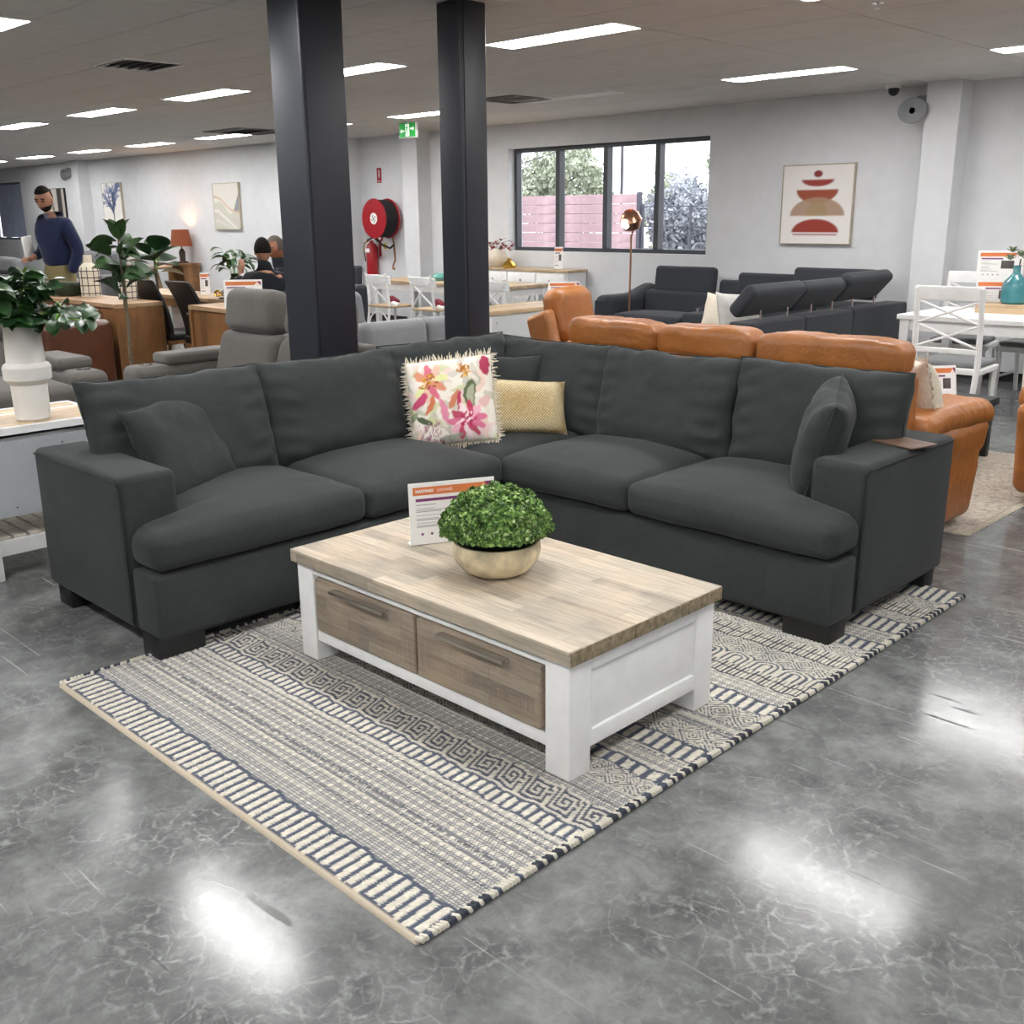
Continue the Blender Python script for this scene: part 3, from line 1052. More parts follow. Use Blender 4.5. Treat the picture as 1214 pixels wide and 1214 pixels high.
scatter('scatter_cushion', 'charcoal suede scatter cushion leaning on the left arm of the corner sofa', 0.43, 0.43, 0.17, (-4.02, 2.07, 0.675), 1.9, -0.52, -0.085, m_dark, 11, 0.05, 28, 0.013, piping=m_dark)
scatter('scatter_cushion', 'charcoal suede scatter cushion standing edge-on against the right arm', 0.45, 0.45, 0.20, (-2.04, 3.88, 0.695), -1.10, -0.24, 0.15, m_dark, 15, 0.05, 28, 0.013, piping=m_dark)
scatter('scatter_cushion', 'charcoal scatter cushion in the sofa corner behind the beige cushion', 0.43, 0.43, 0.15, (-4.0, 4.02, 0.655), 0.2, -0.15, -0.08, m_dark, 17, 0.05, 20, 0.008, piping=m_dark)

def beige_weave():
    m, nt, b = new_mat('beige_weave')
    v = coords(nt, (1, 1, 1))
    ck = N(nt, 'ShaderNodeTexVoronoi')
    ck.inputs['Scale'].default_value = 95
    ck.inputs['Randomness'].default_value = 0.12
    nt.links.new(coords(nt, (1, 0.2, 1), rot=(0, PI / 4, 0)), ck.inputs['Vector'])
    a = ramp(nt, ck.outputs['Distance'], [(0.25, lin('e6d9b8')), (0.6, lin('a98d58'))])
    nt.links.new(a, b.inputs['Base Color'])
    b.inputs['Roughness'].default_value = 0.9
    inv = ramp(nt, ck.outputs['Distance'], [(0.1, 1), (0.7, 0)])
    bump(nt, b, inv, 0.7, 0.004)
    return m
scatter('lumbar_cushion', 'beige woven rectangular cushion in the corner of the big sofa', 0.47, 0.29, 0.14, (-3.70, 3.82, 0.645), 1.05, -0.42, 0.09, beige_weave(), 23, 0.05, 18, 0.005)

def floral(u, w, y):
    n = len(u)
    u = u + 0.030 * np.sin(w * 9 + 3 * u) + 0.008 * np.sin(w * 41)
    w = w + 0.030 * np.sin(u * 8 + 1) + 0.008 * np.sin(u * 37 + w * 9)
    C = np.tile(np.array(lin('e6dfd3')), (n, 1))
    def blend(mask, col, a=1.0):
        m = (np.clip(mask, 0, 1) * a)[:, None]
        C[:] = C * (1 - m) + np.array(lin(col)) * m
    def ell(cx, cy, a, b, th, soft=0.12):
        dx, dy = u - cx, w - cy
        X = dx * math.cos(th) + dy * math.sin(th)
        Y = -dx * math.sin(th) + dy * math.cos(th)
        r = np.sqrt((X / a) ** 2 + (Y / b) ** 2)
        return 1 - smoothstep(r, 1 - soft, 1 + soft)
    rng = np.random.default_rng(3)
    for _ in range(70):
        blend(ell(rng.uniform(-1, 1), rng.uniform(-1, 1), rng.uniform(0.1, 0.3), rng.uniform(0.04, 0.10), rng.uniform(0, 3.1)), rng.choice(['d9d3c4', 'c3c795', 'efe9de', 'bdb6aa', 'e3c0b0', 'd9c8bd', 'b9b7a2', 'e8c9c6']), 0.75)
    def flower(cx, cy, R, cols, k, centre=None, ph=0.0):
        for i in range(k):
            a = ph + 2 * PI * i / k
            blend(ell(cx + R * 0.6 * math.cos(a), cy + R * 0.6 * math.sin(a), R * 0.5, R * 0.2, a), cols[i % len(cols)], 0.92)
        if centre:
            for i in range(34):
                a, q = rng.uniform(0, 6.28), rng.uniform(0, 0.5) * R
                blend(ell(cx + q * math.cos(a), cy + q * math.sin(a), 0.05, 0.02, rng.uniform(0, 3)), rng.choice(centre), 0.95)
    flower(-0.45, 0.42, 0.42, ['dfe0a0', 'e3b9a8', 'd5607c', 'd98b6a', 'efe6dc'], 9, ['b5762a', '8f5420', 'd9a040'], 0.3)
    flower(0.35, 0.62, 0.36, ['cfc9bd', 'e8e2d6', 'c2bcb0', 'e0d8cc'], 8, ['b5762a', 'a2622a', 'dcb060'], 0.1)
    blend(ell(-0.7, 0.05, 0.24, 0.10, 0.7), 'c94f74')
    blend(ell(-0.45, -0.1, 0.22, 0.07, 1.2), 'cf7a55')
    blend(ell(-0.15, -0.25, 0.3, 0.08, 1.9), 'd98aa0')
    blend(ell(0.1, 0.0, 0.25, 0.07, 0.9), 'c98060')
    blend(ell(0.48, 0.05, 0.13, 0.33, -0.05), '5f6a48')
    blend(ell(0.50, 0.02, 0.08, 0.25, -0.05), 'a9ad92')
    blend(ell(0.22, -0.05, 0.05, 0.22, -0.3), 'b8405f')
    blend(ell(-0.62, -0.42, 0.22, 0.07, -0.6), '56604a')
    blend(ell(-0.85, -0.3, 0.15, 0.06, 0.8), '8f9a78')
    flower(0.36, -0.52, 0.40, ['d36a8c', 'e6a9bb', 'c2325e', 'efd5da', 'b52b55'], 11, ['c2325e', 'f0d8dc', 'a51f48', 'e6a9bb'], 0.2)
    for i in range(60):
        blend(ell(rng.uniform(-0.8, -0.25), rng.uniform(-0.98, -0.5), 0.04, 0.015, 1.5), rng.choice(['a5607c', 'c79aa8', '8f4f68']), 0.8)
    blend(ell(-0.05, -0.85, 0.3, 0.06, 0.2), '8d8f84', 0.7)
    blend(ell(0.85, 0.75, 0.1, 0.25, 0.2), 'a83a56')
    blend(ell(0.8, -0.1, 0.16, 0.1, 0.8), 'd9a7a0', 0.8)
    return C
tf, cov = scatter('floral_cushion', 'cream square cushion with pink and olive painted flowers and a fringed edge', 0.44, 0.44, 0.13, (-3.86, 3.47, 0.70), 0.66, -0.36, -0.13,
                  painted('floral_print', 0.85, 700), 29, 0.03, 120, 0.005, cols=floral)
fr = MB()
pp = pillow_piping(0.44, 0.44, 0.03)
for i in range(len(pp) - 1):
    a, b_ = Vector(pp[i]), Vector(pp[i + 1])
    for k in range(5):
        q = a.lerp(b_, k / 5 + random.uniform(-0.05, 0.05))
        out = Vector((q.x, 0, q.z))
        out = Vector((math.copysign(1, q.x) if abs(q.x) > abs(q.z) else 0, 0, math.copysign(1, q.z) if abs(q.z) >= abs(q.x) else 0))
        e = q + out * random.uniform(0.018, 0.034) + Vector((random.uniform(-0.012, 0.012), random.uniform(-0.008, 0.008), random.uniform(-0.012, 0.012)))
        fr.tube([q, (q + e) / 2 + Vector((0, random.uniform(-0.004, 0.004), 0)), e], [0.0035, 0.003, 0.0012], 4)
fro = fr.build('fringe', m_cream, cov)
fro['kind'] = 'stuff'

# ------------------------------------------------------------------ woven rug
RX0, RX1, RY0, RY1 = -3.53, -1.57, 1.262, 4.352
def woven_rug():
    W, L = RX1 - RX0, RY1 - RY0
    st = 0.0045
    nu, nv = int(W / st), int(L / st)
    u = np.linspace(0, W, nu)
    v = np.linspace(0, L, nv)
    U, Vv = np.meshgrid(u, v, indexing='ij')
    rng = np.random.default_rng(5)
    cream = np.array(lin('cdc8ba'))
    navy = np.array(lin('4f5665'))
    grey = np.array(lin('7d7e82'))
    dark = np.array(lin('3c404a'))
    def tri(x, p):
        return np.abs(((x / p) % 1) - 0.5) * 2
    # knot lattice : cell ~ 8 mm, cream knots on darker ground, colours change row by row
    kp = 0.0105
    ru = np.floor(U / kp)
    rv = np.floor(Vv / kp)
    hsh = np.abs(np.sin(ru * 12.9898 + rv * 78.233) * 43758.5453) % 1
    rowh = np.abs(np.sin(rv * 91.7 + 3.1) * 4375.85) % 1
    cream_n = cream * (0.93 + 0.12 * hsh[..., None])
    G = dark * 0.55 + grey * 0.45
    C = np.zeros((nu, nv, 3))
    # 1 = cream, 0 = ground
    m = np.zeros((nu, nv))
    gcol = np.tile(navy, (nu, nv, 1))
    hgt = np.zeros((nu, nv))
    wob = 0.004 * np.sin(U * 31) + 0.003 * np.sin(U * 77 + 1)
    V2 = Vv + wob
    def band(a, b):
        return (V2 >= a) & (V2 < b)
    def dots(a, b, gc=None, den=0.72):
        s = band(a, b)
        row = (Vv / kp) % 1
        d = (row > 0.34) & (((U / kp + 0.5 * (rv % 2)) % 1) > 0.36)
        m[s & d] = 1
        gg = grey * 0.75 + navy * 0.25
        r2 = rowh < 0.16
        gcol[s] = gg
        gcol[s & r2] = navy * 0.8
        m[s & r2 & (hsh < 0.55)] = 0.25
        m[s & (rowh > 0.8)] = np.maximum(m[s & (rowh > 0.8)], 0.55)
    def bars(a, b, p=0.034, ragged=0.006, duty=0.58):
        s = band(a, b)
        sh = 0.25 * (V2 - a) * 0.3
        k = np.floor((U + sh) / p)
        e = ragged * (np.abs(np.sin(k * 37.7)) - 0.5)
        rag = 0.10 * np.sin(Vv * 640 + k) 
        d = (((U + sh) / p + rag * 0.4) % 1) < duty
        inn = (V2 > a + 0.008 + e) & (V2 < b - 0.008 + e)
        m[s & d & inn] = 1
        gcol[s] = navy
    def meander(a, b, p=0.098, seed=0, slant=0.9, light=0.0):
        s = band(a, b)
        h = b - a
        w_ = (V2 - a) / h
        x = (U / p + 0.5 * 0) % 1
        X = x * 2 - 1
        Y = w_ * 2 - 1
        up = ((U / p) % 2) < 1
        Yd = Y * 1.0
        d = np.abs(X) + np.abs(Yd)
        d2 = 2 - d
        dd = np.where(d < 1, d, d2)
        ring = (dd * 3.2) % 1
        m[s & (ring > 0.42)] = 1
        gcol[s] = navy * 0.9
    def keys(a, b, p=0.105):
        s = band(a, b)
        h = b - a
        w_ = (V2 - a) / h
        # greek key drawn on a 10 x 12 cell tile, sheared
        T = ["############",
             "#..........#",
             "#.########.#",
             "#.#......#.#",
             "#.#.####.#.#",
             "#.#.#..#.#..",
             "#.#.#.##.###",
             "#.#.#....#..",
             "#.#.######.#",
             "..#........#",
             "###.########"]
        T = np.array([[1 if ch == '#' else 0 for ch in r] for r in T])
        sx = ((U + 0.35 * (V2 - a)) / p) % 1
        i = np.clip((w_ * T.shape[0]).astype(int), 0, T.shape[0] - 1)
        j = np.clip((sx * T.shape[1]).astype(int), 0, T.shape[1] - 1)
        val = T[i, j] == 1
        m[s & val] = 0.9
        gcol[s] = navy * 0.75 + grey * 0.1
    def dashes(a, b, p=0.0165):
        s = band(a, b)
        d = ((U / p) % 1) < 0.62
        seg = ((V2 - a) % 0.055) > 0.008
        m[s & d & seg] = 1
        gcol[s] = dark
    def arches(a, b, p=0.12):
        s = band(a, b)
        x = ((U / p) % 1) * 2 - 1
        w_ = (V2 - a) / (b - a)
        r = np.maximum(np.abs(x), np.sqrt(x ** 2 + np.clip((w_ - 0.55) / 0.45, 0, 1) ** 2))
        ring = (r * 2.6) % 1
        m[s & (ring < 0.55)] = 1
        gcol[s] = navy
    dots(0.14, 0.525); dots(0.722, 0.83); dots(0.99, 1.083); dots(1.29, 1.378); dots(1.60, 1.70); dots(2.33, 2.456)
    bars(0.018, 0.142, 0.037, 0.012, 0.6); bars(0.527, 0.60, 0.034); bars(0.925, 0.99, 0.05); bars(1.083, 1.184, 0.04); bars(1.50, 1.60, 0.04)
    keys(0.60, 0.722); meander(0.83, 0.925, 0.09); meander(1.184, 1.29, 0.1); meander(1.378, 1.50, 0.11)
    dashes(1.70, 1.793); arches(1.793, 1.90); meander(1.90, 2.014, 0.105); dashes(2.014, 2.121); meander(2.121, 2.225, 0.10)
    bars(2.225, 2.33, 0.04); bars(2.456, 2.60, 0.04); meander(2.60, 2.69, 0.1); dashes(2.69, 2.80); meander(2.80, 2.91, 0.1); bars(2.91, L, 0.04)
    m = np.clip(m, 0, 1)
    C = gcol * (1 - m[..., None]) + cream_n * m[..., None]
    C = C * (0.92 + 0.16 * hsh[..., None])
    hem = Vv < 0.016
    C[hem] = np.array(lin('b9ad9a'))
    hgt = 0.0125 + 0.0022 * m + 0.0014 * np.sin(U * 2 * PI / kp) * np.sin(Vv * 2 * PI / kp)
    hgt += 0.0012 * np.array(np.sin(U * 9) * np.cos(Vv * 7))
    hgt[hem] = 0.009
    edge = (U < 1e-6) | (U > W - 1e-6) | (Vv < 1e-6) | (Vv > L - 1e-6)
    hgt[edge] = 0.0
    verts = np.stack([U, Vv, hgt], -1).reshape(-1, 3)
    i = (np.arange(nu - 1)[:, None] * nv + np.arange(nv - 1)[None, :]).reshape(-1)
    F = np.stack([i, i + nv, i + nv + 1, i + 1], -1)
    me = bpy.data.meshes.new('woven_pile')
    me.vertices.add(len(verts))
    me.vertices.foreach_set('co', verts.astype(np.float32).ravel())
    me.loops.add(F.size)
    me.loops.foreach_set('vertex_index', F.astype(np.int32).ravel())
    me.polygons.add(len(F))
    me.polygons.foreach_set('loop_start', np.arange(0, F.size, 4, dtype=np.int32))
    me.polygons.foreach_set('use_smooth', np.ones(len(F), bool))
    me.update(calc_edges=True)
    at = me.color_attributes.new('Col', 'FLOAT_COLOR', 'POINT')
    CC = np.ones((len(verts), 4), np.float32)
    CC[:, :3] = C.reshape(-1, 3)
    at.data.foreach_set('color', CC.ravel())
    me.materials.append(painted('rug_yarn', 0.95, 420, bs=0.6))
    t = thing('woven_rug', 'cream and navy banded woven wool rug under the white coffee table', 'rug', (RX0, RY0, 0.0))
    o = bpy.data.objects.new('woven_pile', me)
    COL.objects.link(o)
    o.parent = t
    # twisted two-colour binding along both long edges
    mb = MB()
    for xe in (0.0, W):
        y = 0.012
        k = 0
        while y < L - 0.01:
            col = [cream, navy, cream * 0.95, dark][int(abs(math.sin(k * 12.7)) * 4) % 4] if k % 3 else cream
            s = 1 if xe > 0 else -1
            mb.tube([(xe - s * 0.010, y - 0.006, 0.012), (xe + s * 0.004, y, 0.0125), (xe + s * 0.006, y + 0.004, 0.005)], [0.006, 0.0072, 0.006], 6, True, col)
            y += 0.0125
            k += 1
    o2 = mb.build('edge_binding', painted('rug_yarn', 0.95), t)
    o2['kind'] = 'stuff'
woven_rug()

# ------------------------------------------------------------------ coffee table
def coffee_table():
    x0, x1, y0, y1 = -3.134, -1.757, 2.0, 2.748
    t = thing('coffee_table', 'low white coffee table with weathered timber top and two timber drawers', 'coffee table', ((x0 + x1) / 2, (y0 + y1) / 2, 0.012))
    P = Vector(t.location)
    def B(mb, name, mat, parent=None, label=None):
        o = mb.build(name, mat, parent or t, label=label)
        if parent is None:
            o.location = -P
        return o
    m_top = wood('weathered_top', '93887a', 'd3cabb', 0, 0.6, block=(0.42, 0.062))
    m_end = M('end_grain', '8a7c64', 0.7, var=0.2, nscale=45, bstr=0.3, bscale=90)
    m_drw = wood('weathered_drawer', '766b60', 'b0a395', 0, 0.65, block=(0.3, 0.05), dark='b09a84')
    ys = [y0, y0 + 0.29, y0 + 0.525, y1]
    for a, b in zip(ys[:-1], ys[1:]):
        B(MB().bx(x0, x1 - 0.002, a + (0.0012 if a > y0 else 0), b - (0.0012 if b < y1 else 0), 0.383, 0.430, 0.0035, 2), 'plank', m_top)
    for a, b in zip(ys[:-1], ys[1:]):
        B(MB().bx(x1 - 0.003, x1, a + 0.0012, b - 0.0012, 0.384, 0.4285, 0.001), 'end_grain', m_end)
    lx0, lx1, ly0, ly1 = x0 + 0.018, x1 - 0.018, y0 + 0.016, y1 - 0.016
    lw = 0.095
    for x in (lx0, lx1 - lw):
        for y in (ly0, ly1 - lw):
            B(MB().bx(x, x + lw, y, y + lw, 0.013, 0.383, 0.003), 'leg', m_whitew)
    # aprons and end panels
    for x, s in ((lx0, 1), (lx1, -1)):
        a, b = sorted((x + s * 0.012, x + s * 0.03))
        B(MB().bx(a, b, ly0 + lw, ly1 - lw, 0.125, 0.383, 0.001), 'end_panel', m_white)
        c, d = sorted((x, x + s * 0.02))
        B(MB().bx(c, d, ly0 + lw, ly1 - lw, 0.338, 0.383, 0.002).bx(c, d, ly0 + lw, ly1 - lw, 0.092, 0.145, 0.002), 'rail', m_whitew)
        w_ = MB()
        B(MB().bx(c, d, ly0 + lw, ly0 + lw + 0.006, 0.145, 0.338), 'stile', m_whitew)
        B(MB().bx(c, d, ly1 - lw - 0.006, ly1 - lw, 0.145, 0.338), 'stile', m_whitew)
    B(MB().bx(lx0 + lw, lx1 - lw, ly0 + 0.008, ly0 + 0.028, 0.092, 0.135, 0.002), 'rail', m_white)
    B(MB().bx(lx0 + lw, lx1 - lw, ly0 + 0.004, ly0 + 0.028, 0.352, 0.368, 0.002).bx(lx0 + lw, lx1 - lw, ly0 + 0.012, ly0 + 0.03, 0.366, 0.383), 'rail', m_white)
    B(MB().bx(lx0 + lw, lx1 - lw, ly0 + 0.03, ly0 + 0.035, 0.13, 0.36), 'drawer_recess', m_white)
    B(MB().bx(lx0 + lw, lx1 - lw, ly1 - 0.03, ly1 - 0.01, 0.10, 0.383, 0.002), 'back_panel', m_white)
    B(MB().bx(lx0 + 0.05, lx1 - 0.05, ly0 + 0.05, ly1 - 0.05, 0.10, 0.115), 'base_panel', m_white)
    xa, xb = lx0 + lw + 0.014, lx1 - lw - 0.014
    xm = (xa + xb) / 2
    for a, b, lab in ((xa, xm - 0.005, None), (xm + 0.005, xb, None)):
        d = B(MB().bx(a, b, ly0 - 0.004, ly0 + 0.03, 0.140, 0.346, 0.008, 2), 'drawer', m_drw)
        c = (a + b) / 2
        h = MB().bx(c - 0.15, c + 0.15, ly0 - 0.034, ly0 - 0.004, 0.330, 0.3335, 0.001).bx(c - 0.15, c + 0.15, ly0 - 0.0355, ly0 - 0.0335, 0.322, 0.3335, 0.0005).bx(c - 0.15, c + 0.15, ly0 - 0.006, ly0 - 0.003, 0.318, 0.3335)
        h.build('handle', m_nickel, d, label='brushed metal pull handle')
coffee_table()
TZ = 0.430

# ------------------------------------------------------------------ boxwood ball in a bowl
def bowl_plant():
    t = thing('potted_topiary', 'dense green boxwood ball in a round mottled beige bowl on the coffee table', 'potted plant', (-2.40, 2.345, TZ))
    m_bowl = M('mottled_ceramic', 'cdbf9f', 0.35, var=0.22, nscale=14, coat=0.3)
    prof = [(0.0, 0.0), (0.085, 0.0), (0.118, 0.018), (0.142, 0.05), (0.152, 0.085), (0.147, 0.115), (0.138, 0.115), (0.142, 0.085), (0.10, 0.03), (0.0, 0.02)]
    MB().lathe(prof, 40).build('bowl', m_bowl, t, angle=60)
    MB().lathe([(0.0, 0.09), (0.13, 0.085), (0.135, 0.10), (0.0, 0.12)], 24).lathe([(0.0, 0.10), (0.10, 0.11), (0.148, 0.14), (0.15, 0.18), (0.12, 0.235), (0.06, 0.262), (0.0, 0.27)], 24).build('stem_core', M('core_green', '1c2c12', 0.9), t)
    n = 15000
    d = RNG.normal(size=(n, 3))
    d[:, 2] = np.abs(d[:, 2]) * 1.0 - 0.42 * (RNG.random(n) < 0.45) * np.abs(d[:, 2])*1.6
    d /= np.linalg.norm(d, axis=1, keepdims=True)
    rad = np.array([0.186, 0.186, 0.150])
    q = 0.82 + 0.20 * RNG.random((n, 1)) + 0.05 * np.sin(d[:, :1] * 17 + d[:, 1:2] * 11) * np.cos(d[:, 2:] * 15 + d[:, 1:2] * 8)
    c = d * rad * q + np.array([0, 0, 0.150])
    keep = (c[:, 2] > 0.10 - 0.05 * RNG.random(n) - 0.03 * np.sin(np.arctan2(c[:, 1], c[:, 0]) * 9)) & ((np.hypot(c[:, 0], c[:, 1]) > 0.148) | (c[:, 2] > 0.11))
    c, d = c[keep], d[keep]
    n = len(c)
    nrm = d + RNG.normal(size=(n, 3)) * 0.55
    nrm /= np.linalg.norm(nrm, axis=1, keepdims=True)
    a = np.cross(nrm, RNG.normal(size=(n, 3)))
    a /= np.linalg.norm(a, axis=1, keepdims=True)
    b = np.cross(nrm, a)
    s = (0.0044 + 0.0040 * RNG.random((n, 1)))
    # six-sided oval leaf with a slight cup
    pts = []
    for ang in np.arange(6) * PI / 3:
        pts.append(c + a * s * 1.35 * math.cos(ang) + b * s * math.sin(ang) * 0.85 + nrm * 0.0022 * (math.cos(ang * 2)))
    V = np.stack(pts, 1).reshape(-1, 3)
    F = np.arange(n * 6).reshape(n, 6).tolist()
    cols = np.array([lin(x) for x in ('4d6f33', '6c9044', '8fae62', '345025', 'b4c68e')])
    ci = RNG.choice(5, n, p=[0.32, 0.28, 0.16, 0.16, 0.08])
    mb = MB()
    mb.add(V, F)
    mb.C = [np.repeat(cols[ci], 6, axis=0)]
    o = mb.build('foliage', painted('leaf_paint', 0.45), t, smooth=False)
    o['kind'] = 'stuff'
bowl_plant()

# ------------------------------------------------------------------ price signs
def text(s, size, mat, parent, loc, rot=(PI / 2, 0, 0), name='lettering', align='LEFT', bold=0.0):
    cu = bpy.data.curves.new(name, 'FONT')
    cu.body = s
    cu.size = size
    cu.align_x = align
    cu.extrude = 0.0003
    cu.offset = bold
    cu.resolution_u = 2
    tmp = bpy.data.objects.new(name, cu)
    me = bpy.data.meshes.new_from_object(tmp)
    bpy.data.objects.remove(tmp)
    me.name = name
    me.materials.clear()
    me.materials.append(mat)
    o = bpy.data.objects.new(name, me)
    COL.objects.link(o)
    o.parent = parent
    o.location = loc
    o.rotation_euler = rot
    return o

def sign(label, loc, rz, w=0.30, h=0.215, tilt=0.12, title=None, kind='wide', name='price_sign', roll=0.0):
    """stands upright, print on local -Y side, bottom centre at loc"""
    t = thing(name, label, 'sign', loc, rz)
    c = MB().bx(-w / 2, w / 2, -0.0015, 0.0015, 0, h, 0.001).bx(-w / 2, w / 2, 0, 0.05, 0, 0.003).build('card', m_paper, t, smooth=False)
    c.rotation_euler = (-tilt, roll, 0)
    def strip(x0, x1, z0, z1, mat, nm='print'):
        o = MB().bx(x0, x1, -0.0022, -0.0014, z0, z1).build(nm, mat, c, smooth=False)
        return o
    strip(-w / 2 + 0.05 * w, w / 2 - 0.06 * w, h * 0.80, h * 0.93, m_orange, 'banner')
    # purple corner with white roof-shaped mark
    MB().prism([(w * 0.38, h * 0.94), (w * 0.47, h * 0.94), (w * 0.47, h * 0.78)], 0.0008, (0, -0.0022, 0), (PI / 2, 0, 0)).build('corner_mark', m_purple, c, smooth=False)
    MB().prism([(w * 0.27, h * 0.76), (w * 0.37, h * 0.90), (w * 0.47, h * 0.76), (w * 0.42, h * 0.76), (w * 0.37, h * 0.83), (w * 0.32, h * 0.76)], 0.0008, (0, -0.0028, 0), (PI / 2, 0, 0)).build('roof_mark', m_paper, c, smooth=False)
    strip(-w * 0.42, w * 0.0 + 0.02, h * 0.70, h * 0.745, m_purple, 'bar')
    k = MB()
    random.seed(int(w * 1000) + len(label))
    for i, z in enumerate((0.64, 0.58, 0.555, 0.53, 0.47, 0.42, 0.395, 0.345, 0.31, 0.285)):
        k.bx(-w * 0.42, -w * 0.42 + w * random.uniform(0.15, 0.40), -0.0021, -0.0014, h * z, h * z + h * (0.008 if i % 3 else 0.013))
    k.build('fine_print', m_print, c, smooth=False)
    strip(w * 0.02, w * 0.30, h * 0.38, h * 0.66, m_printd, 'photo')
    dd = MB()
    for i in range(4):
        dd.lathe([(0.0, 0), (h * 0.022, 0), (h * 0.022, 0.0008), (0, 0.0008)], 10, (-w * 0.36 + i * w * 0.11, -0.0014, h * 0.17), (PI / 2, 0, 0))
    dd.build('icon', m_purple if kind == 'wide' else m_printd, c, smooth=False)
    if title:
        text(title[0], h * 0.062, m_paper, c, (-w * 0.42, -0.0024, h * 0.845), bold=0.0006)
        text(title[1], h * 0.062, m_paper, c, (-w * 0.17, -0.0024, h * 0.845))
    return t
dx, dy = 0.12, 0.34
sign('white product sign with orange banner standing behind the boxwood bowl', (-2.755, 2.47, TZ + 0.002), math.atan2(0.90, 0.44), 0.33, 0.232, 0.06, ('HASTINGS', 'LOUNGE'))

# ------------------------------------------------------------------ generic upholstered seating
def lounge(name, label, cat, loc, rz, W, seats, mat, seam, D=0.95, seat_h=0.46, arm_h=0.62, arm_w=0.2, back_h=1.0, lean=0.18,
           arms=(True, True), head=0.24, cup=False, puffy=0.035, flare=0.0, group=None, taper=0.0, leg=None):
    """faces local -Y; origin on the floor at the centre"""
    t = thing(name, label, cat, loc, rz, group)
    hd, hw = D / 2, W / 2
    xl = -hw + (arm_w if arms[0] else 0)
    xr = hw - (arm_w if arms[1] else 0)
    z0 = 0.06
    MB().bx(xl, xr, -hd + 0.06, hd - 0.12, z0, seat_h - 0.13, 0.02, 2).build('seat_base', mat, t)
    for s, on_ in ((-1, arms[0]), (1, arms[1])):
        if not on_:
            continue
        c = s * (hw - arm_w / 2)
        def f(V, s=s):
            V = V.copy()
            if flare:
                k = (V[:, 2] / (arm_h - z0) + 0.5)
                fr_ = np.clip(-V[:, 1] / hd, -1, 1)
                V[:, 1] -= flare * k ** 2 * (V[:, 1] < 0) * 0.9
                V[:, 0] += s * flare * 0.45 * k ** 1.5
                V[:, 2] *= 1.0
            return wrinkle(V, 0.004, 4, s + 2)
        MB().bx(c - arm_w / 2, c + arm_w / 2, -hd + 0.02, hd - 0.1, z0, arm_h - (0.05 if (cup or flare) else 0), 0.06, 4, f, (3, 6, 5)).build('arm', mat, t)
        if flare:
            def fp(V, s=s):
                V = V.copy()
                k = 1 - (V[:, 1] / (hd - 0.05)) 
                V[:, 2] -= 0.05 * np.clip(-V[:, 1] / hd - 0.2, 0, 1) ** 2
                V[:, 2] += 0.03 * np.cos(V[:, 0] / arm_w * 2.4)
                return wrinkle(V, 0.008, 6, s + 7)
            MB().box((c + s * flare * 0.35, -flare * 0.55, arm_h - 0.03), (arm_w + 0.06, D - 0.16, 0.15), 0.07, 5, (-0.03, 0, 0), fp, (4, 10, 2)).build('arm_pad', mat, t)
        elif cup:
            MB().bx(c - arm_w / 2 + 0.005, c + arm_w / 2 - 0.005, -hd + 0.27, hd - 0.14, arm_h - 0.06, arm_h + 0.03, 0.035, 4, lambda V: wrinkle(V, 0.004, 5, 3), (3, 6, 1)).build('arm_pad', mat, t)
            MB().lathe([(0.042, 0.0), (0.05, 0.0), (0.05, 0.004), (0.04, 0.004), (0.038, -0.05), (0.0, -0.05)], 20, (c, -hd + 0.16, arm_h - 0.048)).build('cup_holder', m_chrome, t)
    n = seats
    sw = (xr - xl) / n
    for k in range(n):
        cx = xl + sw * (k + 0.5)
        mb = MB()
        seat_cushion(mb, cx - sw / 2 + 0.004, cx + sw / 2 - 0.004, -hd - 0.01, hd - 0.22, seat_h - 0.15, seat_h, puffy, 0.01, None, k + loc[0], 0.05, 8)
        mb.build('seat_cushion', mat, t)
        hh = back_h - head
        def fb(V, a=lean):
            V = V.copy()
            V[:, 1] += V[:, 2] * a
            V[:, 0] *= 1 - taper * np.clip(V[:, 2] + 0.1, 0, 1)
            return wrinkle(V, 0.006, 5, cx)
        zc = (seat_h - 0.02 + hh) / 2
        MB().bx(cx - sw / 2 + 0.004, cx + sw / 2 - 0.004, hd - 0.34, hd - 0.16, seat_h - 0.05, hh, 0.07, 4, lambda V: fb(V), (5, 1, 4)).build('back_cushion', mat, t)
        if head:
            y0 = hd - 0.25 + (back_h - head / 2 - zc) * lean
            def fh(V):
                V = V.copy()
                u = V[:, 0] / (sw / 2)
                V[:, 1] *= 1 + 0.25 * (1 - u ** 2)
                V[:, 0] *= 1 - taper * 0.55 - taper * 0.5 * np.clip(V[:, 2] / head + 0.5, 0, 1)
                V[:, 2] += 0.012 * (1 - u ** 4) * np.sign(V[:, 2])
                return wrinkle(V, 0.007, 6, cx + 4)
            MB().box((cx, y0, back_h - head / 2), (sw - 0.012, 0.21, head), 0.09, 5, (-lean * 0.5, 0, 0), fh, (10, 1, 3)).build('headrest', mat, t)
    def fs(V):
        V = V.copy()
        V[:, 1] += (V[:, 2]) * lean * 0.9
        return V
    MB().bx(xl, xr, hd - 0.20, hd - 0.06, z0, back_h - head - 0.02, 0.04, 3, fs, (4, 1, 5)).build('back_shell', mat, t)
    sm = MB()
    for k in range(n + 1):
        x = xl + sw * k
        sm.tube([(x, hd - 0.062 + lean * 0.9 * (-(back_h - head - z0) / 2), z0 + 0.03), (x, hd - 0.058 + lean * 0.9 * ((back_h - head - z0) / 2), back_h - head - 0.05)], 0.004, 5)
    sm.build('seam', seam, t)
    for x in (-hw + 0.1, hw - 0.1):
        for y in (-hd + 0.12, hd - 0.18):
            MB().bx(x - 0.03, x + 0.03, y - 0.03, y + 0.03, 0, z0 + 0.01, 0.004).build('foot', leg or m_blackleg, t)
    return t

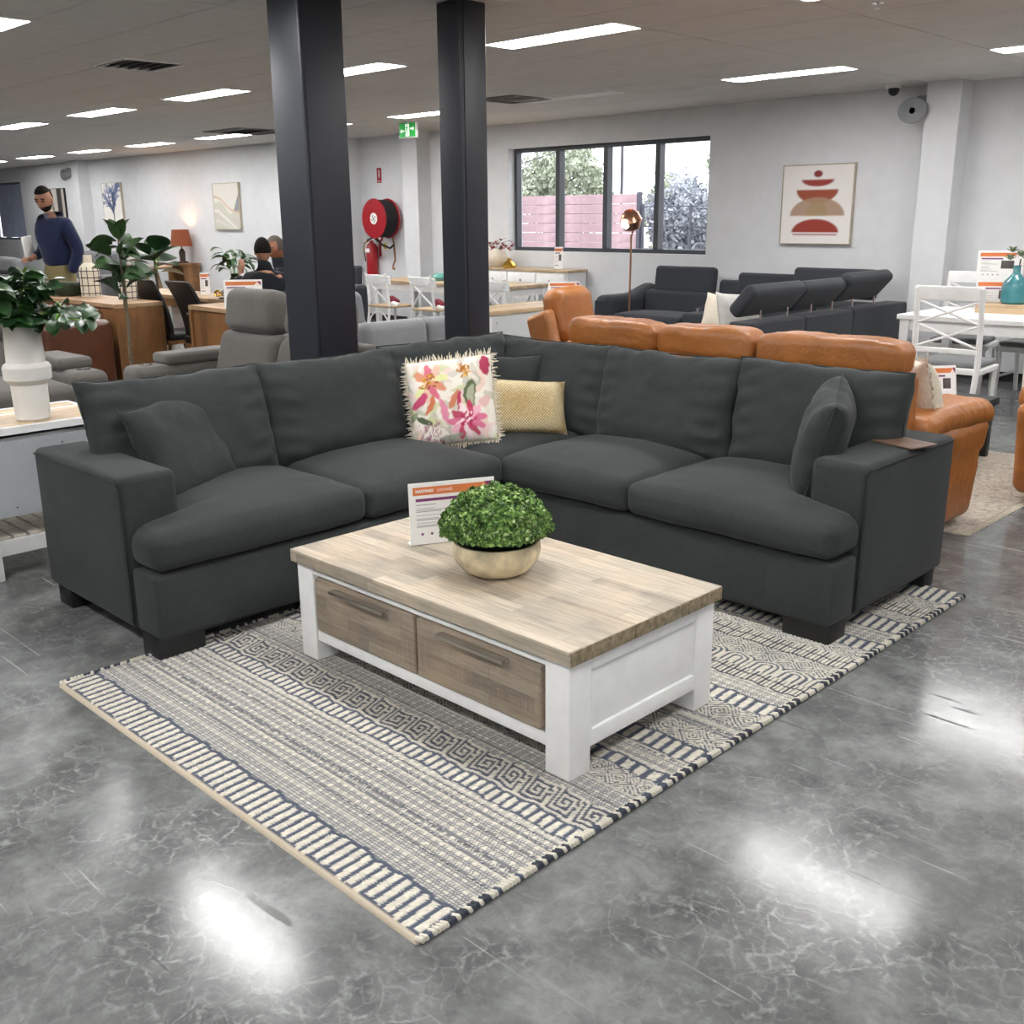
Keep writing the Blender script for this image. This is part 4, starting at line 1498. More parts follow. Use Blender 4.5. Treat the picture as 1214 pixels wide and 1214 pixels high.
# tan leather suite (sofa faces the window, its back is to the grey sofa)
def tan_sofa():
    t = thing('leather_sofa', 'tan leather three seat sofa with its back to the big charcoal sofa', 'sofa', (-3.17, 5.1, 0.0))
    P = Vector((-3.17, 5.1, 0.0))
    def B(mb, n, mat=m_tan):
        o = mb.build(n, mat, t)
        o.location = -P
        return o
    xs = [-4.20, -3.53, -2.905, -2.10]
    B(MB().bx(-4.25, -2.10, 4.66, 5.35, 0.06, 0.34, 0.03, 3, lambda V: wrinkle(V, 0.004, 4, 1), (10, 4, 2)), 'seat_base')
    B(MB().bx(-4.22, -2.09, 4.66, 4.84, 0.3, 0.84, 0.05, 4, lambda V: wrinkle(V, 0.005, 4, 2), (10, 1, 4)), 'back_shell')
    for k in range(3):
        a, b_ = xs[k] + 0.006, xs[k + 1] - 0.006
        def f(V, w=(b_ - a) / 2, k=k):
            V = V.copy()
            u = V[:, 0] / w
            V[:, 2] -= 0.035 * np.clip(np.abs(u) - 0.55, 0, 1) ** 1.5 * 2 * (V[:, 2] > 0)
            V[:, 1] *= 1 + 0.12 * np.cos(u * PI) 
            V[:, 2] -= 0.004 * np.exp(-(u / 0.03) ** 2) * (V[:, 2] > 0)
            V = wrinkle(V, 0.008, 5, k + 3)
            return wrinkle(V, 0.004, 16, k + 8)
        B(MB().bx(a, b_, 4.655, 4.90, 0.70, 0.865, 0.05, 4, lambda V: wrinkle(V, 0.006, 6, 4), (8, 1, 2)), 'back_roll')
        h = B(MB().bx(a, b_, 4.68, 4.90, 0.845, 1.02, 0.055, 5, f, (24, 2, 3)), 'headrest')
        B(MB().tube([((a + b_) / 2, 4.678, 0.86), ((a + b_) / 2, 4.674, 0.93), ((a + b_) / 2, 4.69, 0.99), ((a + b_) / 2, 4.73, 1.014)], 0.003, 5), 'seam', m_tandark)
        m_ = MB()
        seat_cushion(m_, a, b_, 4.9, 5.56, 0.32, 0.47, 0.03, 0.01, None, k, 0.05, 8)
        B(m_, 'seat_cushion')
    for s_ in (-1, 1):
        xi = -2.10 if s_ > 0 else -4.22
        B(MB().box((xi - s_ * 0.035, 4.79, 0.48), (0.12, 0.20, 0.78), 0.05, 4, (0, 0, 0), lambda V: wrinkle(V, 0.005, 5, 3), (2, 2, 6)), 'back_side')
        def fa(V, s_=s_):
            V = V.copy()
            k = V[:, 2] / 0.52 + 0.5
            V[:, 0] += s_ * 0.035 * k ** 1.4
            V[:, 1] += 0.08 * k ** 1.6 * (V[:, 1] > 0) * V[:, 1] / 0.35
            V[:, 0] -= s_ * 0.02 * np.exp(-((k - 0.62) / 0.05) ** 2)
            return wrinkle(V, 0.006, 5, s_ + 3)
        B(MB().box((xi - s_ * 0.02, 5.12, 0.31), (0.26, 0.72, 0.52), 0.06, 4, None, fa, (4, 8, 10)), 'arm')
        def fp(V, s_=s_):
            V = V.copy()
            V[:, 2] += 0.02 - 0.09 * np.clip(V[:, 1] - 0.18, 0, 1) ** 1.3 - 0.16 * np.clip(-V[:, 1] - 0.12, 0, 1) * 0.6
            V[:, 0] += s_ * 0.05 * np.clip(V[:, 1], -0.2, 1)
            V = wrinkle(V, 0.006, 6, 9)
            rid = 0.004 * np.sin(V[:, 1] * 95 + V[:, 0] * 30) * np.clip(1 - np.abs(V[:, 1] - 0.2) / 0.2, 0, 1)
            V[:, 2] += rid * (V[:, 2] > 0)
            return V
        B(MB().box((xi - s_ * 0.02, 5.19, 0.585), (0.31, 0.76, 0.14), 0.07, 6, None, fp, (8, 36, 2)), 'arm_pad')
    for x in (-4.1, -2.2):
        for y in (4.8, 5.4):
            B(MB().bx(x - 0.03, x + 0.03, y - 0.03, y + 0.03, 0.011, 0.07), 'foot', m_blackleg)
tan_sofa()
lounge('leather_armchair', 'tan leather armchair with tall rounded headrest left of the tan sofa', 'armchair', (-4.86, 5.80, 0), PI / 2 - 0.12, 0.60, 1, m_tan, m_tandark, D=0.9, back_h=1.08, head=0.38, arm_w=0.10, lean=0.36)
lounge('leather_armchair', 'tan leather armchair cut off by the right edge of the picture', 'armchair', (-1.56, 6.42, 0.012), 0.0, 0.86, 1, m_tan, m_tandark, D=0.9, back_h=1.0, head=0.26, arm_w=0.2, lean=0.2, flare=0.04)
_ac = [o for o in COL.objects if o.name.startswith('leather_armchair')][0]
MB().box((-0.25, 0.25, 0.62), (0.10, 0.26, 0.62), 0.04, 4, (-0.34, 0, 0), lambda V: wrinkle(V, 0.004, 5, 2), (1, 3, 6)).build('side_wing', m_tan, _ac)
rm, nt_, b_ = new_mat('vintage_rug')
_v = coords(nt_)
_a = ramp(nt_, noise(nt_, _v, 9, 6, 0.7, 2.5), [(0.38, lin('8b8178')), (0.5, lin('b9afa0')), (0.62, lin('9d9285'))])
_vo = N(nt_, 'ShaderNodeTexVoronoi', feature='DISTANCE_TO_EDGE')
_vo.inputs['Scale'].default_value = 16
nt_.links.new(_v, _vo.inputs['Vector'])
_a = mix(nt_, ramp(nt_, _vo.outputs['Distance'], [(0.02, 0.3), (0.1, 0)]), _a, lin('77706a'))
nt_.links.new(_a, b_.inputs['Base Color'])
b_.inputs['Roughness'].default_value = 0.95
t = thing('vintage_rug', 'faded beige and grey patterned rug under the tan leather sofa', 'rug', (-3.3, 6.0, 0))
MB().bx(-1.38, 1.36, -0.78, 1.3, 0.0, 0.010, 0.004).build('pile', rm, t)
mb = MB()
for k in range(60):
    mb.tube([(1.36, -0.76 + k * 0.034, 0.006), (1.40, -0.75 + k * 0.034, 0.004)], 0.005, 4)
mb.build('fringe', m_cream, t)['kind'] = 'stuff'
o_, c_ = scatter('fringed_cushion', 'cream linen cushion with frayed edge on the tan sofa beside its right arm', 0.38, 0.38, 0.15, (-2.19, 5.16, 0.70), 2.3, -0.22, 0.1, m_cream, 31, 0.05, 16, 0.008)
mb = MB()
for p in pillow_piping(0.38, 0.38, 0.05)[:-1]:
    for q in range(4):
        a = Vector(p) + Vector((random.uniform(-.012, .012), 0, random.uniform(-.012, .012)))
        mb.tube([a, a * 1.09 + Vector((random.uniform(-.01, .01), random.uniform(-.01, .01), random.uniform(-.01, .01)))], [0.004, 0.0015], 4)
mb.build('fringe', m_cream, c_)['kind'] = 'stuff'
t = thing('low_table', 'low black square coffee table beyond the tan sofa arm', 'coffee table', (-2.95, 6.85, 0.0))
MB().bx(-0.45, 0.45, -0.3, 0.3, 0.36, 0.41, 0.004).build('table_top', m_black, t, smooth=False)
for x in (-0.4, 0.4):
    for y in (-0.25, 0.25):
        MB().bx(x - 0.025, x + 0.025, y - 0.025, y + 0.025, 0, 0.36).build('leg', m_black, t, smooth=False)
sign('clear sided price sign leaning behind the cream fringed cushion', (-2.68, 6.66, 0.413), 0.9, 0.19, 0.24, 0.25, kind='tall')

# ------------------------------------------------------------------ slate L-shaped recliner sofa by the window
def slate_sofa():
    t = thing('reclining_corner_sofa', 'slate grey L-shaped reclining sofa with adjustable headrests below the window wall', 'sofa', (-6.0, 9.6, 0))
    P = Vector((-6.0, 9.6, 0))
    def B(mb, n, mat=m_char2):
        o = mb.build(n, mat, t)
        o.location = -P
        return o
    xa, xb, yb = -7.98, -4.6, 10.42
    B(MB().bx(xa + 0.2, -5.3, 9.5, yb - 0.25, 0.08, 0.34, 0.03, 2), 'seat_base')
    B(MB().bx(-5.55, -4.85, 7.5, 10.0, 0.08, 0.34, 0.03, 2), 'seat_base')
    def fa(V):
        V = V.copy()
        V[:, 2] += 0.10 * smoothstep(V[:, 1], 0.0, 0.45) * (V[:, 2] > 0)
        return V
    B(MB().bx(xa, xa + 0.24, 9.42, yb - 0.02, 0.05, 0.70, 0.09, 5, fa, (3, 8, 3)), 'arm')
    B(MB().bx(xa + 0.035, xa + 0.205, 9.412, 9.425, 0.10, 0.64, 0.006, 2), 'arm_front', fabric('slate_panel', '2f3237', 0.08, 700, 0.1))
    B(MB().bx(-5.62, -4.6, 7.28, 7.5, 0.05, 0.66, 0.06, 4), 'arm')
    for x0, x1 in ((xa + 0.25, -6.78), (-6.35, -5.5)):
        m_ = MB()
        seat_cushion(m_, x0, x1, 9.45, 10.1, 0.33, 0.50, 0.03, 0.01, None, x0, 0.05, 8)
        B(m_, 'seat_cushion')
    B(MB().bx(-6.77, -6.36, 9.48, 10.12, 0.30, 0.56, 0.04, 3), 'console')
    o = B(MB().bx(-6.7, -6.42, 9.75, 10.1, 0.55, 0.63, 0.03, 3), 'console_lid')
    B(MB().lathe([(0.0, 0.0), (0.045, 0), (0.045, 0.05), (0.038, 0.05), (0.036, 0.01), (0, 0.01)], 18, (-6.62, 9.62, 0.56)), 'cup_holder', m_chrome)
    for k in range(3):
        m_ = MB()
        seat_cushion(m_, -5.5, -4.9, 7.52 + k * 0.8, 8.30 + k * 0.8, 0.33, 0.50, 0.03, 0.01, None, k, 0.05, 8)
        B(m_, 'seat_cushion')
    for x0, x1, zt in ((xa + 0.26, -6.78, 0.74), (-6.76, -6.2, 0.70), (-6.18, -5.5, 0.70), (-5.48, -4.7, 0.72)):
        B(MB().bx(x0, x1, 10.05, 10.25, 0.42, zt, 0.05, 4, lambda V: wrinkle(V, 0.004, 5, 1), (4, 1, 3)), 'back_cushion')
    for x0, x1, z0, z1 in ((-7.62, -6.80, 0.71, 1.015), (-6.76, -6.22, 0.70, 0.88), (-6.52, -5.62, 0.72, 0.965), (-5.80, -4.88, 0.74, 1.045)):
        B(MB().box(((x0 + x1) / 2, 10.17 + (0.06 if z1 < 0.97 else 0), (z0 + z1) / 2), (x1 - x0, 0.13, z1 - z0), 0.045, 4, (-0.12, 0, 0)), 'headrest')
    B(MB().bx(xa + 0.24, xb, 10.26, yb, 0.06, 0.70, 0.03, 3), 'back_shell')
    for k, (y0, y1) in enumerate(((7.45, 8.30), (8.31, 9.17), (9.18, 10.30))):
        B(MB().bx(-4.84, -4.6, y0, y1, 0.06, 0.735, 0.025, 3), 'back_shell')
    for k, (y0, y1, dz, dx) in enumerate(((7.50, 8.36, 0.0, 0.0), (8.36, 9.12, -0.01, -0.02), (9.10, 9.98, 0.03, 0.02))):
        h = B(MB().box((-4.76 + dx, (y0 + y1) / 2, 0.90 + dz), (0.13, y1 - y0, 0.30), 0.05, 4, (0, 0.72, 0), None, (1, 3, 2)), 'headrest')
        for q in (0.25, 0.75):
            y = y0 + (y1 - y0) * q
            B(MB().tube([(-4.70, y, 0.72), (-4.70, y, 0.82)], 0.009, 8), 'headrest_pin', m_chrome)
slate_sofa()
scatter('scatter_cushion', 'cream cushion lying on the slate corner sofa', 0.5, 0.42, 0.16, (-5.42, 8.35, 0.66), 0.75, -0.5, 0.25, m_cream, 37, 0.05, 16, 0.008)
scatter('scatter_cushion', 'pale grey cushion behind the cream cushion on the slate corner sofa', 0.46, 0.42, 0.14, (-5.12, 8.05, 0.72), 1.3, -0.35, 0.1, M('pale_cushion', 'c6c4bf', 0.9), 41, 0.05, 16, 0.008)

# ------------------------------------------------------------------ grey recliners behind the left half of the big sofa
lounge('recliner_sofa', 'taupe grey suede recliner sofa with cup holders behind the thick column', 'sofa', (-6.45, 3.92, 0), 0.0, 2.12, 2, m_grey, m_greyd, D=1.0, back_h=1.08, head=0.30, arm_h=0.60, arm_w=0.26, lean=0.24, cup=True, puffy=0.045, taper=0.22)
lounge('recliner_sofa', 'taupe grey suede recliner sofa at the left edge behind the white vase', 'sofa', (-7.9, 2.32, 0), PI / 2, 2.0, 2, m_grey, m_greyd, D=1.0, back_h=1.02, head=0.28, arm_h=0.59, arm_w=0.26, lean=0.24, cup=True, puffy=0.045)
t = thing('swing_tag', 'orange and purple swing tag on the recliner beside the thick column', 'tag', (-5.38, 4.02, 0.555), 0.9)
MB().bx(-0.035, 0.035, -0.001, 0.001, -0.02, 0.10).build('card', m_purple, t, smooth=False)
MB().bx(-0.035, 0.035, -0.0018, -0.001, 0.06, 0.10).build('band', m_orange, t, smooth=False)
MB().prism([(-0.02, -0.02), (0.0, 0.015), (0.02, -0.02)], 0.0008, (0, -0.0022, 0), (PI / 2, 0, 0)).build('roof_mark', m_paper, t, smooth=False)
lounge('leather_sofa', 'dark brown leather sofa in front of the timber console', 'sofa', (-10.35, 3.95, 0), 0.12, 1.7, 1, m_brown, M('brown_seam', '2f1a12', 0.5), D=0.82, back_h=0.80, head=0.0, arm_h=0.70, arm_w=0.30, lean=0.12)
lounge('fabric_sofa', 'light grey fabric sofa seen between the two columns', 'sofa', (-6.55, 5.75, 0), PI / 2, 1.6, 2, m_ltgrey, M('lg_seam', 'd9d9da', 0.7), D=0.85, back_h=0.78, head=0.0, arm_h=0.60, arm_w=0.14, lean=0.1)
lounge('fabric_armchair', 'light grey fabric armchair behind the recliner, seen between the columns', 'armchair', (-8.6, 6.45, 0), PI, 0.8, 1, m_ltgrey, M('lg_seam2', 'e3e3e4', 0.7), D=0.8, back_h=0.90, head=0.0, arm_h=0.58, arm_w=0.12, lean=0.15)
lounge('fabric_sofa', 'black fabric sofa below the fire extinguisher', 'sofa', (-12.75, 8.9, 0), 0, 1.6, 2, m_char2, m_black, D=0.85, back_h=0.95, head=0.0, arm_h=0.68, arm_w=0.2, lean=0.1)
lounge('fabric_sofa', 'light grey sofa with rounded back at far left behind the standing man', 'sofa', (-19.6, 7.25, 0), PI * 0.96, 3.4, 2, m_ltgrey, m_greyd, D=0.95, back_h=0.98, head=0.25, arm_h=0.66, arm_w=0.25, lean=0.12)
lounge('fabric_sofa', 'pale grey sofa facing the camera to the right of the standing man', 'sofa', (-20.5, 8.8, 0), 0.25, 2.4, 3, m_ltgrey, m_greyd, D=0.95, back_h=1.0, head=0.3, arm_h=0.60, arm_w=0.2, lean=0.12)

# ------------------------------------------------------------------ tables
def slab_table(name, label, cat, x0, x1, y0, y1, h, mt, mtop, style='slab', lt=0.05, group=None):
    t = thing(name, label, cat, ((x0 + x1) / 2, (y0 + y1) / 2, 0), 0, group)
    hx, hy = (x1 - x0) / 2, (y1 - y0) / 2
    MB().bx(-hx, hx, -hy, hy, h - 0.04, h, 0.004).build('table_top', mtop, t, smooth=False)
    if style == 'slab':
        n = max(2, round(2 * hx / 0.12))
        for s in (-1, 1):
            MB().bx(s * hx - (lt if s > 0 else 0), s * hx + (lt if s < 0 else 0), -hy, hy, 0, h - 0.04, 0.003).build('end_panel', mt, t, smooth=False)
        MB().bx(-hx + lt, hx - lt, -hy + 0.02, -hy + 0.05, 0.02, h - 0.04).build('side_panel', mt, t, smooth=False)
    else:
        for sx in (-1, 1):
            for sy in (-1, 1):
                def f(V):
                    V = V.copy()
                    k = 1 - 0.3 * (0.5 - V[:, 2] / (h - 0.04))
                    V[:, 0] *= k
                    V[:, 1] *= k
                    return V
                MB().bx(sx * (hx - 0.06) - 0.04, sx * (hx - 0.06) + 0.04, sy * (hy - 0.06) - 0.04, sy * (hy - 0.06) + 0.04, 0, h - 0.04, 0.003, 1, f).build('leg', mt, t, smooth=False)
        for s in (-1, 1):
            MB().bx(-hx + 0.1, hx - 0.1, s * (hy - 0.05) - 0.012, s * (hy - 0.05) + 0.012, h - 0.13, h - 0.04).build('apron', mt, t, smooth=False)
            MB().bx(s * (hx - 0.05) - 0.012, s * (hx - 0.05) + 0.012, -hy + 0.1, hy - 0.1, h - 0.13, h - 0.04).build('apron', mt, t, smooth=False)
    return t
slab_table('timber_console', 'warm timber console with solid end panel behind the fig tree', 'console table', -11.72, -9.70, 4.46, 4.95, 0.82, m_timber, m_timbtop)
slab_table('timber_console', 'warm timber console with solid end panel carrying the large price sign', 'console table', -9.08, -7.6, 4.88, 5.32, 0.82, m_timber, m_timbtop)
slab_table('dining_table', 'light timber dining table behind the two black chairs', 'dining table', -12.1, -9.74, 5.70, 6.2, 0.78, m_timber, m_timbtop, 'legs')
slab_table('dining_table', 'white dining table with timber top below the fire hose reel', 'dining table', -11.8, -9.15, 9.16, 9.95, 0.76, m_white, m_oak, 'legs')
slab_table('dining_table', 'white dining table with tapered legs at the right edge', 'dining table', -3.88, -2.74, 8.5, 9.5, 0.78, m_whitew, m_white, 'legs')

def round_table():
    t = thing('round_table', 'round timber table with splayed legs near the lit lamp', 'table', (-18.45, 9.05, 0))
    MB().lathe([(0, 0.72), (0.53, 0.72), (0.56, 0.74), (0.56, 0.76), (0, 0.76)], 40).build('table_top', m_timbtop, t)
    for k in range(4):
        a = PI / 4 + k * PI / 2
        MB().tube([(0.42 * math.cos(a), 0.42 * math.sin(a), 0), (0.25 * math.cos(a), 0.25 * math.sin(a), 0.72)], [0.03, 0.05], 10).build('leg', m_timbtop, t)
round_table()

# white drawer unit seen from behind, between thin column and tan armchair
def desk():
    t = thing('drawer_unit', 'white drawer unit with timber top seen from behind, left of the tan armchair', 'cabinet', (-7.1, 7.35, 0))
    MB().bx(-0.25, 0.25, -0.75, 0.75, 0.72, 0.76, 0.004).build('top', m_oaky, t, smooth=False)
    MB().bx(-0.23, 0.23, -0.73, 0.73, 0.04, 0.72, 0.003).build('body', m_white, t, smooth=False)
    for y in (-0.70, 0.70):
        MB().bx(0.23, 0.24, y - 0.035, y + 0.035, 0.0, 0.72, 0.002).build('stile', m_white, t, smooth=False)
    MB().bx(0.231, 0.236, -0.665, 0.665, 0.06, 0.70).build('back_panel', M('panel_grey', 'd3d5d4', 0.5, var=0.01), t, smooth=False)
    for y, z in ((-0.6, 0.65), (0.55, 0.2), (-0.6, 0.12)):
        MB().lathe([(0.0, 0.0), (0.008, 0.0), (0.008, 0.002), (0, 0.002)], 8, (0.236, y, z), (0, PI / 2, 0)).build('screw', m_nickel, t)
desk()
t = thing('hanging_tag', 'orange and purple tag hanging on the white drawer unit', 'tag', (-6.845, 7.28, 0.68), PI / 2)
MB().bx(-0.07, 0.07, -0.0015, 0.0015, -0.17, 0.0).build('card', m_paper, t, smooth=False)
MB().prism([(-0.06, -0.005), (0.06, -0.005), (0.06, -0.06), (-0.06, -0.06)], 0.001, (0, -0.0015, 0), (PI / 2, 0, 0)).build('band', m_orange, t, smooth=False)
MB().prism([(-0.06, -0.06), (0.06, -0.06), (0.06, -0.09), (-0.06, -0.155)], 0.001, (0, -0.0015, 0), (PI / 2, 0, 0)).build('corner_mark', m_purple, t, smooth=False)
MB().tube([(0, 0, 0), (0.0, 0.0, 0.06)], 0.002, 5).build('string', m_paper, t)

def sideboard():
    x0, x1, y0, y1, h = -11.2, -9.0, 10.13, 10.52, 0.92
    t = thing('sideboard', 'white sideboard with timber top, drawers and panel doors under the big window', 'sideboard', ((x0 + x1) / 2, (y0 + y1) / 2, 0))
    hx, hy = (x1 - x0) / 2, (y1 - y0) / 2
    MB().bx(-hx, hx, -hy, hy, h - 0.035, h, 0.004).build('top', m_oak, t, smooth=False)
    MB().bx(-hx + 0.02, hx - 0.02, -hy + 0.02, hy - 0.01, 0.06, h - 0.035, 0.003).build('body', m_white, t, smooth=False)
    MB().bx(-hx + 0.02, hx - 0.02, -hy + 0.03, hy - 0.01, 0.0, 0.06).build('plinth', m_white, t, smooth=False)
    for s in (-1, 1):
        MB().bx(s * (hx - 0.02) - 0.003, s * (hx - 0.02) + 0.003, -hy + 0.07, hy - 0.06, 0.12, h - 0.1).build('side_panel', m_white, t, smooth=False)
    n = 4
    w = (2 * hx - 0.1) / n
    for k in range(n):
        a = -hx + 0.05 + w * k
        d = MB().bx(a + 0.01, a + w - 0.01, -hy + 0.004, -hy + 0.022, h - 0.24, h - 0.05, 0.004).build('drawer', m_white, t)
        MB().lathe([(0, -0.02), (0.012, -0.02), (0.014, -0.012), (0.006, -0.004), (0.006, 0.0)], 10, (a + w / 2, -hy - 0.0, h - 0.145), (-PI / 2, 0, 0)).build('knob', m_nickel, d)
        dd = MB().bx(a + 0.01, a + w - 0.01, -hy + 0.006, -hy + 0.022, 0.08, h - 0.26, 0.003).build('door', m_white, t)
        for x0_, x1_, z0_, z1_ in ((a + 0.01, a + w - 0.01, 0.08, 0.14), (a + 0.01, a + w - 0.01, h - 0.32, h - 0.26), (a + 0.01, a + 0.07, 0.14, h - 0.32), (a + w - 0.07, a + w - 0.01, 0.14, h - 0.32)):
            MB().bx(x0_, x1_, -hy - 0.004, -hy + 0.006, z0_, z1_, 0.003).build('door_rail', m_white, dd)
        MB().tube([(a + 0.07, -hy, 0.14), (a + w - 0.07, -hy, h - 0.32)], 0.006, 6).tube([(a + w - 0.07, -hy, 0.14), (a + 0.07, -hy, h - 0.32)], 0.006, 6).build('cross_trim', m_white, dd)
        MB().lathe([(0, -0.02), (0.012, -0.02), (0.014, -0.012), (0.006, -0.004), (0.006, 0.0)], 10, (a + w - 0.04, -hy, 0.5), (-PI / 2, 0, 0)).build('knob', m_nickel, dd)
sideboard()

# grey-panelled white console at the left edge
def console():
    x0, x1, y0, y1, h = -5.36, -4.83, 0.7, 2.16, 0.70
    t = thing('hall_console', 'white console table with slatted lower shelf at the left edge', 'console table', ((x0 + x1) / 2, (y0 + y1) / 2, 0))
    P = Vector(t.location)
    def B(mb, n, mat):
        o = mb.build(n, mat, t, smooth=False)
        o.location = -P
        return o
    B(MB().bx(x0 + 0.025, x1 - 0.025, y0 + 0.02, y1 - 0.02, h - 0.03, h + 0.001), 'table_top', m_oaky)
    B(MB().bx(x0, x1, y0, y1, h - 0.045, h - 0.028, 0.003).bx(x1 - 0.025, x1, y0, y1, h - 0.045, h + 0.003, 0.003).bx(x0, x0 + 0.025, y0, y1, h - 0.045, h + 0.003, 0.003).bx(x0, x1, y1 - 0.02, y1, h - 0.045, h + 0.003, 0.003), 'edge_band', m_white)
    B(MB().bx(x0 + 0.16, x0 + 0.185, y0, y1, h, h + 0.002), 'inlay', m_white)
    B(MB().bx(x0 + 0.02, x1 - 0.02, y0 + 0.02, y1 - 0.02, 0.29, h - 0.045), 'body', m_white)
    pn = B(MB().bx(x1 - 0.02, x1 - 0.012, y0 + 0.03, y1 - 0.03, 0.29, h - 0.06), 'back_panel', M('cool_panel', 'b2b6bb', 0.45, var=0.02))
    for y, z in ((1.9, 0.60), (1.66, 0.33)):
        MB().lathe([(0.0, 0.0), (0.004, 0.0), (0.004, 0.002), (0, 0.002)], 8, (x1 - 0.012, y, z), (0, PI / 2, 0)).build('screw', m_black, pn)
    for x in (x0 + 0.03, x1 - 0.03):
        for y in (1.53, y1 - 0.03, y0 + 0.03):
            B(MB().bx(x - 0.03, x + 0.03, y - 0.03, y + 0.03, 0, h - 0.045, 0.003), 'leg', m_white)
    for k in range(9):
        y = 1.6 + 0.07 * k if k < 8 else y1 - 0.06
        B(MB().bx(x0 + 0.06, x1 - 0.05, y - 0.028, y + 0.026, 0.17, 0.19, 0.002), 'slat', M('slat_wash', 'cfc8bb', 0.7, var=0.1, nscale=30))
    for a_, b_ in ((x1 - 0.05, x1 - 0.02), (x0 + 0.02, x0 + 0.05)):
        B(MB().bx(a_, b_, 1.56, y1 - 0.03, 0.11, 0.18, 0.003), 'shelf_rail', m_white)
console()

# ------------------------------------------------------------------ chairs
def cross_chair(label, loc, rz, style, group=None):
    """faces local -Y (back rest at +Y)"""
    t = thing('dining_chair', label, 'chair', loc, rz, group)
    m = m_white
    if style == 'square':
        w, d, sh, bh = 0.24, 0.22, 0.46, 1.06
        for s in (-1, 1):
            MB().tube([(s * (w - 0.015), d + 0.05, 0), (s * w, d, sh), (s * (w - 0.0), d + 0.02, 0.75), (s * w, d + 0.07, bh - 0.01)], [0.019, 0.024, 0.022, 0.02], 6).build('leg', m, t, angle=20)
            MB().tube([(s * (w - 0.01), -d, 0), (s * (w - 0.01), -d, sh - 0.02)], [0.017, 0.023], 6).build('leg', m, t, angle=20)
            MB().tube([(s * (w - 0.01), -d, 0.18), (s * (w - 0.01), d, 0.18)], 0.011, 6).build('stretcher', m, t)
        MB().bx(-w - 0.02, w + 0.02, -d - 0.02, d, sh - 0.055, sh - 0.01, 0.008, 2).build('seat_frame', m, t)
        MB().bx(-w + 0.0, w - 0.0, -d - 0.02, d - 0.03, sh - 0.01, sh + 0.035, 0.025, 3, None, (2, 2, 1)).build('seat_pad', M('grey_seat_pad', '77787a', 0.85), t)
        MB().box((0, d + 0.06, bh - 0.05), (2 * w + 0.03, 0.024, 0.11), 0.01, 2, (-0.12, 0, 0)).build('top_rail', m, t)
        MB().box((0, d + 0.015, sh + 0.12), (2 * w, 0.02, 0.04), 0.006, 2, (-0.1, 0, 0)).build('lower_rail', m, t)
        z0, z1, z2 = sh + 0.14, sh + 0.32, bh - 0.10
        y0, y1, y2 = d + 0.015, d + 0.03, d + 0.055
        for (za, ya, zb, yb) in ((z0, y0, z1, y1), (z1, y1, z2, y2)):
            MB().tube([(-w, ya, za), (w, yb, zb)], 0.011, 6).build('cross_bar', m, t)
            MB().tube([(w, ya, za), (-w, yb, zb)], 0.011, 6).build('cross_bar', m, t)
    else:
        w, d, sh, bh = 0.21, 0.21, 0.46, 0.90
        for s in (-1, 1):
            MB().tube([(s * (w + 0.01), d + 0.06, 0), (s * w, d, sh), (s * (w - 0.01), d + 0.03, bh - 0.1), (s * (w - 0.0), d + 0.06, bh - 0.02)], [0.015, 0.018, 0.017, 0.015], 8).build('leg', m, t)
            MB().tube([(s * (w + 0.0), -d - 0.02, 0), (s * (w - 0.01), -d, sh - 0.02)], [0.014, 0.018], 8).build('leg', m, t)
            a = [(s * (w + 0.005) * math.cos(q), d * 1.0 + 0.02, 0.16 + 0.22 * math.sin(q)) for q in np.linspace(0, PI / 2, 6)]
            MB().tube(a, 0.011, 6).build('hoop', m, t)
        MB().bx(-w - 0.02, w + 0.02, -d - 0.02, d + 0.02, sh - 0.03, sh, 0.012, 2).build('seat', m_oak, t)
        MB().box((0, 0, bh - 0.05), (2 * w + 0.08, 0.028, 0.12), 0.013, 3, (-0.15, 0, 0), lambda V: V + np.stack([0 * V[:, 0], d + 0.05 + 0.05 * (1 - (V[:, 0] / w) ** 2) - 0.02, -0.02 * (V[:, 0] / w) ** 2], 1), (8, 1, 2)).build('top_rail', m, t)
        for s in (-1, 1):
            MB().tube([(-s * w, d + 0.0, sh + 0.02), (0, d + 0.045, (sh + bh) / 2 - 0.02), (s * (w - 0.01), d + 0.05, bh - 0.1)], 0.012, 6).build('cross_bar', m, t)
    return t
cross_chair('white cross-back dining chair with grey seat at the right, its back towards the camera', (-3.24, 8.20, 0), PI + 0.06, 'square')
cross_chair('white cross-back chair on the far side of the right-hand white table, leftmost', (-3.80, 9.75, 0), 0.15, 'square')
cross_chair('white cross-back chair behind the right-hand white table, beside the pilaster', (-3.18, 9.82, 0), 0.0, 'square')
cross_chair('white chair with grey seat pushed under the right edge of the white table', (-2.5, 9.78, 0), 0.0, 'square')
for x, lab in ((-11.15, 'white bentwood cross-back chair left of the thin column, leftmost of its row'), (-10.25, 'white bentwood cross-back chair partly hidden by the thin column on its left'), (-8.95, 'white bentwood cross-back chair just right of the thin column')):
    cross_chair(lab, (x, 8.98, 0), PI, 'bent')
for x, y, lab in ((-11.05, 8.93, 'burgundy and white cloth ribbon on the leftmost bentwood chair seat'), (-10.15, 8.95, 'burgundy and white cloth ribbon on the bentwood chair beside the thin column'), (-8.9, 8.95, 'burgundy and white tag on the bentwood chair right of the thin column')):
    t = thing('ribbon', lab, 'ribbon', (x, y, 0.461))
    MB().box((0, 0, 0.05), (0.16, 0.10, 0.10), 0.03, 3, (0, 0.5, 0.3), lambda V: wrinkle(V, 0.02, 12, x), (4, 4, 3)).build('cloth', M('burgundy', '7a2034', 0.7), t)
    MB().box((0.08, -0.04, 0.02), (0.10, 0.08, 0.035), 0.01, 2, (0.2, 0.3, 0.3)).build('tail', m_paper, t)

